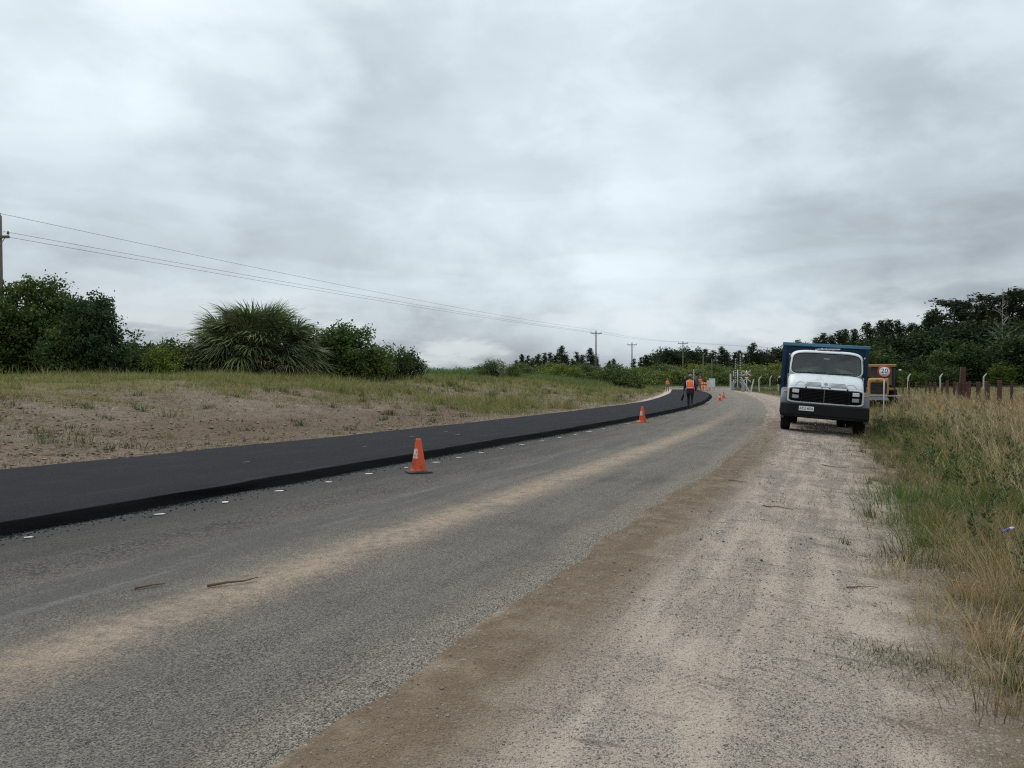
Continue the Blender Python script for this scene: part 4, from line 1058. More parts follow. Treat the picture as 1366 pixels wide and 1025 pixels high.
def white_post(px, D, ht, wd, label, tilt=0.0, name='marker_post', mat='concrete', shape='box'):
    x = ray_x(px, D); z = gz(x, D)
    o = MB().rings([[(sx * wd * q, sy * wd * q, h) for sx, sy in ((-.5, -.5), (.5, -.5), (.5, .5), (-.5, .5))] for q, h in ((1, -.3), (1, ht - .06), (.7, ht), (.05, ht + .01))], True, True, True, False).build(name, mat)
    o.location = (x, D, z); o.rotation_euler = (0, tilt, RAD(12)); return tag(o, label, 'post')
white_post(974.5, 100, 2.35, .15, 'thick white post left of the raised crossing gates')
white_post(978.6, 112, 2.9, .10, 'thin white post just left of the shorter gate')
white_post(989.6, 112, 2.9, .09, 'thin pale post behind the taller gate')
white_post(1000.5, 98, 2.3, .13, 'concrete post leaning left below the crossbuck', RAD(-33), mat='concrete')
x_ = white_post(1001.5, 98, 1.75, .12, 'concrete post leaning right beside the crossbuck', RAD(14), mat='concrete')

# ------------------------------------------------------------------ utility poles and wires
def utility_pole(px, D, top, label, arm=True, arm_z=None, arm_w=2.0, rz=0.0, r=.14):
    x = ray_x(px, D); z = gz(x, D)
    T = tag(empty('utility_pole', (x, D, z), (0, 0, rz)), label, 'utility pole', 'utility poles along the road')
    h = top - z
    MB().tube([(0, 0, -.5), (0, 0, h * .5), (0, 0, h)], [r * 1.25, r, r * .72], 12).build('pole', 'pole_wood', T)
    if arm:
        az = (arm_z if arm_z else h - .45)
        a = MB().box((0, -.12, az), (arm_w, .12, .14), .012).build('crossarm', 'pole_wood', T)
        for s in (-1, 1):
            MB().tube([(s * arm_w * .34, -.13, az), (0, -.10, az - .62)], .022, 6).build('brace', 'grey_metal', T)
            ins = MB().tube([(s * arm_w * .45, -.12, az + .06), (s * arm_w * .45, -.12, az + .16)], .018, 6)
            ins.lathe([(.0, .14), (.055, .14), (.075, .17), (.05, .20), (.065, .23), (.045, .27), (.025, .31), (.0, .32)], (s * arm_w * .45, -.12, az), n=12)
            ins.build('insulator', 'glaze', T)
        ins = MB().lathe([(.0, .0), (.055, .0), (.075, .03), (.05, .06), (.065, .09), (.045, .13), (.025, .17), (.0, .18)], (0, 0, h), n=12).build('insulator', 'glaze', T)
    return (x, D, z, h)
P1 = utility_pole(0, 40, 10.35, 'tall utility pole at the left edge above the dark tree', True, 10.35 - gz(ray_x(0, 40), 40) - 1.15, 1.2, RAD(0), .16)
P2 = utility_pole(795, 140, 10.75, 'utility pole with crossarm rising behind the dark pines', arm_w=2.1)
P3 = utility_pole(843, 168, 9.9, 'utility pole with crossarm right of the pine group', arm_w=2.2)
P4 = utility_pole(911, 176, 10.6, 'utility pole with crossarm above the walking worker', arm_w=2.4)
PL = utility_pole(938, 104, 5.15, 'slim pale pole without crossarm behind the orange barricade', False, r=.085)
PM = utility_pole(949.5, 122, 5.1, 'slim short pole behind the pale cabinets', False, r=.075)
def wire(a, b, sag, r, label, n=28):
    pts = []
    for k in range(n + 1):
        t_ = k / n; p = Vector(a).lerp(Vector(b), t_); p.z -= sag * 4 * t_ * (1 - t_); pts.append(p)
    o = MB().tube(pts, r, 5).build('power_line', 'wire')
    tag(o, label, 'cable', 'power lines strung between the poles')
def wpt(P, dx, dz): return (P[0] + dx, P[1] - .12, P[2] + P[3] + dz)
wire(wpt(P1, 0, .12), wpt(P2, 0, .15), .55, .010, 'topmost of the three cables running right from the left pole')
wire(wpt(P1, .30, -.86), wpt(P2, -.94, -.15), .30, .010, 'middle of the three cables running right from the left pole')
wire(wpt(P1, .54, -1.16), wpt(P2, .94, -.55), .35, .010, 'lowest of the three cables running right from the left pole')
far = (ray_x(1290, 215), 215, 10.6)
for dx, lb in ((-1.05, 'left'), (1.05, 'right')):
    wire(wpt(P2, dx, -.15), wpt(P4, dx, -.12), .4, .012, 'far cable between the two farther poles, on the %s crossarm ends' % lb)
    wire(wpt(P4, dx, -.12), (far[0] + dx, far[1], far[2]), 1.1, .013, 'far cable running right from the farthest pole, %s crossarm end' % lb)

# ------------------------------------------------------------------ fences
def wood_fence():
    T = tag(empty('wooden_fence', (24, 35, 0)), 'fence of reddish-brown wooden posts in the dry grass at right', 'fence')
    rnd = random.Random(3); tops = []
    k = 0
    for i in range(-4, 19):
        Y = 35 + i * 2.35; X = 24 + (Y - 35) * .385; z = gz(X, Y)
        big = i == 6
        if i > 12 and i % 2: continue
        w_, h = (.32, 2.35) if big else (rnd.uniform(.12, .17), 1.38 + rnd.uniform(-.08, .14))
        r_ = MB().rings([[(sx * w_ * q, sy * w_ * .5 * q if big else sy * w_ * q, hh) for sx, sy in ((-.5, -.5), (.5, -.5), (.5, .5), (-.5, .5))] for q, hh in ((1, -.4), (1.0, h * .6), (.96, h - .03), (.8, h))], True, True, True, False).build('post', 'red_wood', T)
        r_.location = (X - 24, Y - 35, z); r_.rotation_euler = (rnd.uniform(-.04, .04), rnd.uniform(-.05, .05), rnd.uniform(0, 1) if not big else -.3)
        tops.append((X - 24, Y - 35, z))
        if big:
            for dx in (-.24, .25):
                q_ = MB().box((0, 0, .55), (.17, .17, 1.5 + rnd.uniform(-.1, .1)), .01).build('stay_post', 'red_wood', T); q_.location = (X - 24 + dx, Y - 35 - .1, z)
    for hgt in (.35, .7, 1.0, 1.25):
        MB().tube([(x, y, z + hgt) for x, y, z in tops], .006, 4).build('wire', 'wire', T)
wood_fence()
def concrete_fence(label, pts, sc, seed):
    T = tag(empty('concrete_fence', (pts[0][0], pts[0][1], 0)), label, 'fence')
    rnd = random.Random(seed); m = MB()
    w_ = .125
    def ring(c, q, tilt): return [(c[0] + sx * w_ * q, c[1] + sy * w_ * q, c[2]) for sx, sy in ((-.5, -.5), (.5, -.5), (.5, .5), (-.5, .5))]
    m.rings([ring((0, 0, -.4), 1, 0), ring((0, 0, 1.75 * sc), 1, 0), ring((.30, 0, 2.15 * sc), .9, 0), ring((.38, 0, 2.2 * sc), .6, 0)], True, True, True, False)
    me0 = None; base = []
    for x, y in pts:
        z = gz(x, y)
        if me0 is None: o = m.build('post', 'concrete', T); me0 = o.data
        else: o = link('post', me0, T)
        o.location = (x - pts[0][0], y - pts[0][1], z); o.rotation_euler = (rnd.uniform(-.03, .03), rnd.uniform(-.05, .05), rnd.uniform(-.25, .25))
        base.append((x - pts[0][0], y - pts[0][1], z))
    for hgt in (.3, .7, 1.1, 1.5): MB().tube([(x, y - .09, z + hgt * sc) for x, y, z in base], .008, 4).build('wire', 'wire', T)
    for q, hgt in ((.12, 1.9), (.28, 2.1)): MB().tube([(x + q, y, z + hgt * sc) for x, y, z in base], .008, 4).build('barbed_wire', 'wire', T)
nearp = [(ray_x(px, D), D) for px, D in ((1013, 104), (1038.5, 103), (1064, 102), (1092, 101), (1122, 100), (1152, 99), (1182, 98), (1211, 97), (1254.5, 95), (1312, 93), (1372, 92))]
concrete_fence('nearer fence of pale concrete posts with bent tops along the railway', nearp, 1.0, 4)
farp = [(ray_x(px, D), D) for px, D in ((1027, 128), (1060, 128), (1100, 128), (1140, 128), (1180, 128), (1244, 127), (1279, 126), (1315, 126), (1351, 125), (1390, 125))]
concrete_fence('farther fence of pale concrete posts with bent tops before the wood', farp, 1.05, 5)

# ------------------------------------------------------------------ small loose things
def twig(pts, r, label, cat='stick', mat='stick', name='stick', grp=None):
    o = MB().tube(pts, [r * (1 - .6 * k / (len(pts) - 1)) for k in range(len(pts))], 6).build(name, mat)
    tag(o, label, cat, grp); return o
twig([(-2.2, 5.40, .115), (-2.08, 5.47, .122), (-1.98, 5.52, .118), (-1.90, 5.60, .125)], .011, 'longer brown stick lying across the sand ribbon on the old lane')
twig([(-2.69, 5.34, .115), (-2.60, 5.41, .12), (-2.53, 5.46, .115)], .009, 'shorter brown stick lying left of the longer stick')
def shoulder_twig(x, y, l, a, r, label):
    pts = []; r *= .7
    for k in range(5):
        t_ = k / 4 - .5; X = x + l * t_ * math.cos(a) + random.uniform(-.02, .02); Y = y + l * t_ * math.sin(a) + random.uniform(-.03, .03)
        pts.append((X, Y, gz(X, Y) + r + random.uniform(0, .008)))
    twig(pts, r, label, grp='twigs lying on the gravel shoulder')
shoulder_twig(2.78, 5.96, .24, .1, .010, 'dark twig lying on the gravel nearest the bare patch edge')
shoulder_twig(3.42, 11.3, .26, -.2, .010, 'thin twig lying flat on the far part of the shoulder')
shoulder_twig(6.1, 14.1, .5, -.1, .012, 'longest dark twig lying on the shoulder before the truck')
shoulder_twig(2.62, 3.75, .30, 1.9, .006, 'straw stalk lying at the lower right on the ground')
shoulder_twig(3.3, 9.3, .35, -.3, .010, 'curved twig lying across the middle of the shoulder')
def litter():
    T = tag(empty('crushed_bottle', (4.72, 7.15, gz(4.72, 7.15) + .30), (.3, 1.2, .4), (.45, .45, .45)), 'small crushed blue bottle caught in the tall grass at right', 'litter')
    MB().lathe([(.0, -.10), (.030, -.095), (.034, -.04), (.026, .0), (.033, .04), (.03, .075)], n=12).build('bottle', 'litter_blue', T)
    MB().lathe([(.03, .075), (.033, .11), (.028, .15), (.012, .19), (.0, .19)], n=12).build('neck', 'litter_clear', T)
litter()
print('objects done')

# ================================================================== VEGETATION
def rand_unit(n, rng):
    v = rng.normal(size=(n, 3)); return v / np.linalg.norm(v, axis=1, keepdims=True)
def leaf_quads(C, size, aspect, rng, col, up=.35, dirs=None, jit=.5):
    """one folded-flat diamond per centre"""
    n = len(C)
    a = rand_unit(n, rng) if dirs is None else dirs + rand_unit(n, rng) * jit
    a /= np.linalg.norm(a, axis=1, keepdims=True) + 1e-9
    nn = rand_unit(n, rng) + np.array([0, 0, up]); b = np.cross(nn, a); b /= np.linalg.norm(b, axis=1, keepdims=True) + 1e-9
    L = (size * rng.uniform(.6, 1.3, n))[:, None]; Wd = L * aspect
    V = np.stack([C - a * L * .5, C + b * Wd * .5 - a * L * .05, C + a * L * .5, C - b * Wd * .5 - a * L * .05], 1).reshape(-1, 3)
    F = np.arange(4 * n).reshape(n, 4)
    return V, F, np.repeat(col, 4, 0)
def ell_points(E, n, rng, lo=.5):
    E = np.array(E, float); vol = np.prod(E[:, 3:], 1) ** .8; k = rng.choice(len(E), n, p=vol / vol.sum())
    d = rand_unit(n, rng); r = rng.uniform(lo ** 2, 1, n)[:, None] ** .5
    r = np.where(rng.uniform(0, 1, (n, 1)) < .16, rng.uniform(1.0, 1.28, (n, 1)), r)
    P = E[k, :3] + d * E[k, 3:] * r
    q = fbm((P[:, 0] + P[:, 2] * .7) * 1.1 + 20, (P[:, 1] - P[:, 2] * .6) * 1.1 + 20, 2)
    return P[(q > .36) | (r[:, 0] < .6)]
def col_var(n, base, rng, spread=.3, hue=.15):
    f = rng.uniform(1 - spread, 1 + spread, n)[:, None]; h = rng.normal(0, hue, n)[:, None]
    return np.clip(np.array(base)[None] * f * np.concatenate([1 + h, 1 + h * .3, 1 - h * .6], 1), .004, .6)
def limb_mesh(base, tips, r0, rng, stems=1, spread=.3, maxn=40):
    m = MB(); tips = tips[:maxn]
    zmax = max(t_[2] for t_ in tips)
    forks = []
    for s in range(stems):
        a = 2 * math.pi * s / max(1, stems) + .4; ox, oy = (spread * math.cos(a), spread * math.sin(a)) if stems > 1 else (0, 0)
        pts = [Vector((ox * .3, oy * .3, -.15)), Vector((ox * .6 + rng.normal(0, .04), oy * .6 + rng.normal(0, .04), zmax * .2)), Vector((ox + rng.normal(0, .1), oy + rng.normal(0, .1), zmax * .42)), Vector((ox * 1.4 + rng.normal(0, .15), oy * 1.4 + rng.normal(0, .15), zmax * .68))]
        m.tube(pts, [r0, r0 * .8, r0 * .6, r0 * .3], 8); forks.append(pts)
    for t_ in tips:
        t_ = Vector(t_); best = min((p for f in forks for p in f[1:]), key=lambda p: (p - t_).length + max(0, p.z - t_.z) * 2)
        mid = best.lerp(t_, .5) + Vector((rng.normal(0, .08), rng.normal(0, .08), .08 * (t_ - best).length))
        m.tube([best, mid, t_], [r0 * .38, r0 * .24, r0 * .06], 5)
    return m
def broadleaf(E, nclus, nleaf, csize, lsize, col, seed, r0=.12, stems=1, spread=.3, lo=.3, aspect=.55, gaps=.0):
    rng = np.random.default_rng(seed)
    C = ell_points(E, nclus, rng, lo); C = C[C[:, 2] > .05]
    ccol = col_var(len(C), col, rng, .32, .12)
    k = np.repeat(np.arange(len(C)), nleaf); n = len(k)
    P = C[k] + rng.normal(size=(n, 3)) * np.array([csize, csize, csize * .75]); keep = P[:, 2] > .03; P = P[keep]; k = k[keep]
    cl = ccol[k] * rng.uniform(.7, 1.35, len(k))[:, None]
    V, F, c = leaf_quads(P, lsize, aspect, rng, np.clip(cl, .004, .5))
    crown = np_mesh('crown', V, [F], 'tree_leaf', False, {'col': c})
    tr = limb_mesh((0, 0, 0), C[rng.permutation(len(C))], r0, rng, stems, spread)
    return crown, tr
def pine(h, wid, seed, col, layered=False, base=.22, nb=None, dens=1.0):
    rng = np.random.default_rng(seed); m = MB()
    lx, ly = rng.normal(0, .02, 2)
    pts = [Vector((lx * z, ly * z, z)) for z in (-.3, h * .3, h * .6, h * .85, h * .98)]
    m.tube(pts, [h * .017, h * .014, h * .010, h * .005, h * .002], 8)
    Cs, Ds = [], []
    z = h * base
    while z < h * .985:
        u = (z - h * base) / (h * (1 - base))
        if layered: L = wid * (.55 + .55 * math.sin(min(1, u * 1.15) * 2.6)) * rng.uniform(.6, 1.15)
        else: L = wid * (min(1, .45 + u * 2.2) * (1 - u) ** .75 + .07) * rng.uniform(.75, 1.2)
        for b in range(rng.integers(3, 6)):
            a = rng.uniform(0, 2 * math.pi); l = L * rng.uniform(.55, 1.15); rise = rng.uniform(-.05, .35) if not layered else rng.uniform(.05, .3)
            p0 = Vector((lx * z, ly * z, z)); p1 = p0 + Vector((math.cos(a) * l * .55, math.sin(a) * l * .55, rise * l * .35)); p2 = p0 + Vector((math.cos(a) * l, math.sin(a) * l, rise * l))
            m.tube([p0, p1, p2], [h * .005, h * .003, h * .001], 4, False)
            nt = int(max(6, l * 11 * dens))
            t_ = rng.uniform(.25, 1.05, nt); q = np.array(p0)[None] * (1 - t_)[:, None] + np.array(p2)[None] * t_[:, None]
            sd_ = rng.normal(size=(nt, 3)) * np.array([.22, .22, .12 if layered else .2]) * (wid * .55)
            Cs.append(q + sd_ * (.5 + .5 * t_)[:, None]); dd = np.array([math.cos(a), math.sin(a), .5]); Ds.append(np.repeat(dd[None], nt, 0))
        z += h * rng.uniform(.022, .045) * (1.5 if layered else 1)
    C = np.concatenate(Cs); D_ = np.concatenate(Ds)
    C = np.repeat(C, 3, 0) + rng.normal(size=(len(C) * 3, 3)) * .13; D_ = np.repeat(D_, 3, 0)
    V, F, c = leaf_quads(C, .52, .34, rng, col_var(len(C), col, rng, .4, .1), .3, D_, .9)
    return np_mesh('crown', V, [F], 'tree_leaf', False, {'col': c}), m
def as_tree(name, crown, tm, tparts=('trunk', 'crown'), bark='bark'):
    T = empty(name); tm.build(tparts[0], bark, T); link(tparts[1], crown, T); return T
PROTO = {}
dark = (.056, .090, .027); darkpine = (.034, .056, .022); mid = (.085, .125, .030); brt = (.105, .142, .036); olive = (.10, .115, .040)
PROTO['oak'] = as_tree('broadleaf_tree', *broadleaf([(0, 0, 3.2, 2.4, 2.2, 1.6), (-1.3, 0, 2.2, 2.2, 1.8, 1.9), (1.5, .2, 2.4, 1.9, 1.7, 1.6), (.6, -.4, 4.3, 1.0, 1.0, .7), (-.9, .2, 4.5, .8, .8, .55), (0, 0, 1.2, 3.0, 2.2, 1.2)], 700, 40, .20, .19, dark, 1, .2, 3, .5))
PROTO['oak2'] = as_tree('broadleaf_tree', *broadleaf([(0, 0, 2.7, 1.3, 1.3, 1.3), (.5, .2, 1.5, 1.5, 1.4, 1.3), (-.5, 0, 1.9, 1.3, 1.2, 1.3), (.2, 0, 3.7, .7, .7, .5)], 330, 40, .19, .18, dark, 2, .14, 2, .35))
PROTO['bush'] = as_tree('rounded_bush', *broadleaf([(0, 0, 1.6, 1.6, 1.5, 1.35), (-.8, 0, 1.0, 1.2, 1.2, 1.0), (.9, .1, .9, 1.1, 1.1, .9), (.2, 0, 2.4, .9, .9, .6)], 330, 50, .20, .17, (.066, .100, .028), 3, .08, 5, .4))
PROTO['bushlow'] = as_tree('low_bush', *broadleaf([(0, 0, .8, 1.6, 1.3, .85), (-.9, 0, .6, 1.0, .9, .65), (1.0, .1, .6, .9, .9, .6)], 210, 46, .18, .16, (.070, .098, .030), 4, .05, 6, .5))
PROTO['scrub'] = as_tree('green_shrub', *broadleaf([(0, 0, .9, 1.2, 1.1, .95), (-.7, 0, .7, .8, .8, .75), (.7, 0, .8, .8, .8, .8), (.1, 0, 1.6, .5, .5, .5)], 150, 42, .2, .125, mid, 5, .04, 7, .4, .3))
PROTO['scrubbright'] = as_tree('green_shrub', *broadleaf([(0, 0, .9, 1.5, 1.1, .95), (-.9, 0, .7, .9, .8, .75), (.9, 0, .8, .9, .8, .7), (.3, 0, 1.5, .6, .5, .4)], 170, 44, .22, .13, brt, 6, .04, 7, .4, .3))
PROTO['sapling'] = as_tree('young_tree', *broadleaf([(0, 0, 1.0, .45, .4, .45), (.15, 0, 1.5, .3, .3, .3), (-.2, 0, .6, .35, .3, .3)], 34, 20, .13, .11, olive, 7, .03, 2, .2, .2))
PROTO['leafy'] = as_tree('leafy_tree', *broadleaf([(0, 0, 4.2, 2.3, 2.1, 1.9), (-1.4, 0, 3.0, 1.7, 1.6, 1.6), (1.4, 0, 3.2, 1.7, 1.6, 1.6), (.3, 0, 5.6, 1.3, 1.2, .9), (0, 0, 1.7, 2.3, 2, 1.6)], 260, 34, .36, .30, (.036, .058, .019), 8, .2, 2, .4))
PROTO['leafybright'] = as_tree('leafy_tree', *broadleaf([(0, 0, 3.2, 2.0, 1.9, 1.5), (-1.2, 0, 2.2, 1.5, 1.4, 1.3), (1.3, 0, 2.4, 1.5, 1.4, 1.3), (0, 0, 1.3, 2.2, 2, 1.2)], 220, 34, .34, .28, (.050, .080, .021), 9, .16, 2, .4))
PROTO['pineA'] = as_tree('pine_tree', *pine(12, 2.6, 21, darkpine, base=.12))
PROTO['pineB'] = as_tree('pine_tree', *pine(12, 2.1, 22, darkpine, base=.10))
PROTO['pineC'] = as_tree('pine_tree', *pine(12, 3.2, 23, (.030, .044, .018), base=.2))
PROTO['cedar'] = as_tree('pine_tree', *pine(14, 3.6, 24, (.022, .034, .017), True, .3))
PROTO['round'] = as_tree('pine_tree', *broadleaf([(0, 0, 8, 3.2, 3, 3.2), (-1.6, 0, 6, 2.4, 2.4, 2.6), (1.7, 0, 6.2, 2.4, 2.4, 2.6), (.3, 0, 10.4, 1.6, 1.6, 1.3), (0, 0, 3.5, 3, 3, 3)], 300, 30, .5, .5, (.028, .046, .019), 25, .25, 1))
PH = dict(oak=5.0, oak2=4.2, bush=3.0, bushlow=1.65, scrub=2.1, scrubbright=1.9, sapling=1.8, leafy=6.5, leafybright=4.7, pineA=12, pineB=12, pineC=12, cedar=14.2, round=11.7)
ORD = 'first second third fourth fifth sixth seventh eighth ninth tenth eleventh twelfth thirteenth fourteenth fifteenth sixteenth seventeenth eighteenth nineteenth twentieth twenty-first twenty-second twenty-third twenty-fourth twenty-fifth twenty-sixth twenty-seventh twenty-eighth twenty-ninth thirtieth'.split()
RANK = {}
USED = set(); rv = random.Random(8)
def plant(kind, px, D, top, label, group, cat='tree', wsc=1.0, sink=0.0):
    """top = photo row of the crown's top; sets its height"""
    x = ray_x(px, D); z = gz(x, D) - sink
    h = 1.6 + (507 - top) * D / 1000 - z
    o = PROTO[kind] if kind not in USED else copy_tree(PROTO[kind]); USED.add(kind)
    s = max(.25, h / PH[kind]); o.location = (x, D, z); o.rotation_euler = (0, 0, rv.uniform(0, 6.28)); o.scale = (s * wsc, s * wsc, s)
    tag(o, label, cat, group)
    RANK.setdefault(label, []).append((px, o))
    return o
def rank_labels():
    for lb, lst in RANK.items():
        if len(lst) < 2: continue
        for i, (px, o) in enumerate(sorted(lst, key=lambda q: q[0])): o['label'] = lb + ', ' + ORD[i] + ' from its left end'

# ---- left side
LG = 'trees and bushes on the left bank'
o = plant('oak', 42, 40, 374, 'tall dark spreading tree below the left utility pole', LG, wsc=1.02); o.rotation_euler.z = .0
plant('oak2', 124, 39, 393, 'smaller dark tree at the right side of the tall spreading tree', LG, wsc=.92)
plant('bush', -12, 38, 415, 'dark bush at the far left edge beneath the utility pole', LG, 'bush', 1.0)
plant('bush', 90, 38, 440, 'dark bush at the foot of the tall spreading tree', LG, 'bush', .9)
for px, D, tp, k, lb in ((160, 40, 456, 'scrub', 'green shrub close to the right of the dark trees'), (186, 41, 460, 'bushlow', 'low bush halfway between the dark trees and the palm'),
                         (212, 40, 462, 'scrub', 'green shrub left of the palm clump with pale gaps'), (238, 42, 456, 'sapling', 'thin airy shrub touching the left side of the palm'),
                         (225, 43, 463, 'bushlow', 'low dark bush behind the shrub left of the palm'),
                         (198, 44, 459, 'scrub', 'green shrub filling the gap between the dark trees and the palm'), (247, 43, 458, 'bushlow', 'dark bush pressed against the left flank of the palm')):
    plant(k, px, D, tp, lb, LG, 'shrub')
plant('bush', 463, 47, 438, 'dark rounded bush right of the palm clump', LG, 'bush', 1.1)
plant('bush', 437, 49, 447, 'dark bush tucked behind the right side of the palm', LG, 'bush', 1.0)
plant('bushlow', 505, 50, 465, 'lower dark bush right of the rounded bush', LG, 'bush', .85)
plant('bushlow', 533, 51, 468, 'low bush sloping down towards the field', LG, 'bush', .75)
plant('sapling', 560, 52, 475, 'small airy young tree standing at the end of the bush row', LG, 'tree', 1.2)
plant('scrub', 655, 74, 479, 'green bush left of the pines, nearest one on the crest', LG, 'bush', 1.0)
plant('scrub', 684, 78, 485, 'green bush right of the first bush on the crest', LG, 'bush', 1.0)
plant('sapling', 668, 72, 478, 'thin young tree rising from the crest bushes', LG, 'tree', .9)
plant('bushlow', 812, 96, 489, 'dark low bush at the foot of the second utility pole', LG, 'bush', 1.2, .1)
plant('bushlow', 826, 92, 494, 'darkest low bush above the road bend', LG, 'bush', 1.1, .2)
for i, (px, D, tp) in enumerate(((702, 96, 489), (722, 104, 490), (744, 100, 487), (764, 98, 489), (783, 104, 488), (845, 118, 492), (862, 122, 490), (700, 120, 486), (735, 124, 486), (770, 128, 486), (640, 84, 490))):
    plant('scrubbright' if i % 3 else 'scrub', px, D, tp, 'mid green shrub in the thicket before the pines', 'shrubs in the thicket before the pines', 'shrub', 1.25, .1)
for px, D, tp in ((572, 112, 490), (590, 118, 491), (612, 122, 490), (632, 116, 489), (648, 112, 486)):
    plant('scrub', px, D, tp, 'low far shrub on the skyline right of the young tree', 'low shrubs on the left skyline', 'shrub', 1.6, .2)
# ---- pines at left centre and the far central wood
for i, (px, tp) in enumerate(((697, 473), (704, 474), (718, 472), (726, 470), (734, 470), (749, 461), (741, 474), (757, 475), (771, 469), (777, 474), (787.5, 464), (711, 477), (764, 478), (689, 480), (795, 478), (813, 481), (819, 479))):
    lab = {5: 'tallest dark pine in the left-centre pine group', 10: 'tall dark pine just left of the utility pole behind it'}.get(i, 'dark pine in the left-centre pine group')
    plant(('pineA', 'pineB', 'pineC')[(i * 7 + i // 3) % 3] if i not in (5, 10) else 'pineC', px, 185 + (i * 37) % 22, tp, lab, 'pines at left centre', 'tree', 1.25)
for i, (px, tp, k) in enumerate(((845, 478, 'pineB'), (855, 476, 'pineB'), (862, 474, 'pineA'), (875, 471, 'round'), (884, 467, 'round'), (893, 466, 'round'), (904, 466, 'round'), (917, 465, 'round'), (930, 466, 'round'), (943, 466, 'pineA'),
                                (951, 467, 'pineC'), (963, 462, 'pineC'), (972, 470, 'pineA'), (979, 469, 'pineB'), (988, 468, 'pineA'), (996, 471, 'pineB'), (1004, 457, 'pineC'), (1012, 470, 'round'), (1019, 468, 'round'), (1032, 463, 'pineC'), (1043, 464, 'round'), (1055, 459, 'pineA'),
                                (1064, 453, 'pineC'), (1078, 460, 'round'), (1089, 450, 'pineC'), (1098, 445, 'pineA'), (1109, 447, 'pineC'), (1120, 441, 'pineC'), (1130, 440, 'pineA'))):
    lab = {16: 'tallest pine of the central wood, above the crossbuck'}.get(i, 'dark tree in the far wood behind the crossing')
    plant(k, px, (212 if px < 1060 else 180) + (i * 29) % 24, tp, lab, 'trees of the far central wood', 'tree', 1.3, .3)
for i, (px, D, tp) in enumerate(((868, 150, 489), (884, 146, 488), (900, 150, 489), (916, 144, 490), (934, 150, 488), (953, 146, 488), (970, 150, 489), (987, 148, 488), (1004, 144, 489), (1022, 148, 487), (1040, 144, 488), (1058, 148, 486), (878, 132, 494), (905, 134, 495), (932, 134, 495), (960, 134, 495), (1015, 136, 494), (1045, 136, 494))):
    plant('scrubbright' if (i * 5) % 3 else 'scrub', px, D, tp, 'bright green shrub in the band behind the crossing', 'shrubs behind the crossing', 'shrub', 1.5, .2)
# ---- the wood on the right
for i, (px, D, tp, k) in enumerate(((1142, 150, 440, 'pineA'), (1158, 146, 430, 'pineC'), (1174, 150, 429, 'pineA'), (1185, 144, 426, 'pineC'), (1198, 148, 427, 'pineC'), (1215, 146, 432, 'pineA'), (1226, 150, 433, 'pineB'), (1236, 140, 418, 'pineA'),
                                   (1252, 144, 413, 'pineA'), (1269, 140, 401, 'cedar'), (1287, 142, 403, 'cedar'), (1299, 146, 405, 'cedar'), (1312, 140, 408, 'pineC'), (1323, 144, 395, 'cedar'), (1345, 140, 388, 'cedar'), (1362, 142, 392, 'cedar'), (1385, 140, 396, 'pineC'),
                                   (1165, 136, 452, 'round'), (1190, 134, 450, 'round'), (1215, 134, 448, 'round'), (1240, 132, 440, 'round'), (1262, 132, 436, 'round'), (1290, 130, 432, 'round'), (1318, 130, 430, 'round'), (1350, 130, 428, 'round'), (1378, 130, 428, 'round'), (1148, 138, 458, 'round'), (1408, 136, 400, 'cedar'))):
    lab = {7: 'pointed pine breaking the skyline left of the flat-topped pines', 9: 'flat-topped pine at the left end of the tall group at right', 14: 'tallest flat-topped pine near the right edge', 15: 'flat-topped pine at the right edge of the wood'}.get(i, 'dark tree in the dense wood at right')
    plant(k, px, D, tp, lab, 'trees of the wood at right', 'tree', 1.15 if k != 'round' else 1.35, .3)
for px, D, tp, k, lb in ((1166, 118, 463, 'leafybright', 'bright leafy tree behind the yellow machine'), (1203, 114, 479, 'leafybright', 'low leafy tree right of the speed sign'), (1230, 112, 478, 'leafy', 'dark leafy tree between the two bright leafy trees'),
                         (1276, 112, 460, 'leafybright', 'bright leafy tree above the tall brown fence post'), (1300, 110, 462, 'leafy', 'dark leafy tree right of the tall brown fence post'), (1322, 112, 476, 'leafy', 'low leafy tree below the dead tree'),
                         (1352, 110, 441, 'leafybright', 'tall bright leafy tree at the right edge'), (1375, 108, 446, 'leafy', 'dark leafy tree cut by the right edge'), (1256, 108, 486, 'leafybright', 'low bright tree left of the tall fence post'),
                         (1335, 106, 484, 'leafybright', 'low bright shrub tree right of the brown posts'), (1185, 110, 490, 'leafy', 'low dark tree just above the speed sign'), (1122, 120, 470, 'leafy', 'leafy tree hidden mostly behind the truck box'), (1218, 106, 494, 'leafybright', 'lowest bright bush by the first concrete post')):
    plant(k, px, D, tp, lb, 'leafy trees along the wood edge', 'tree', 1.25)
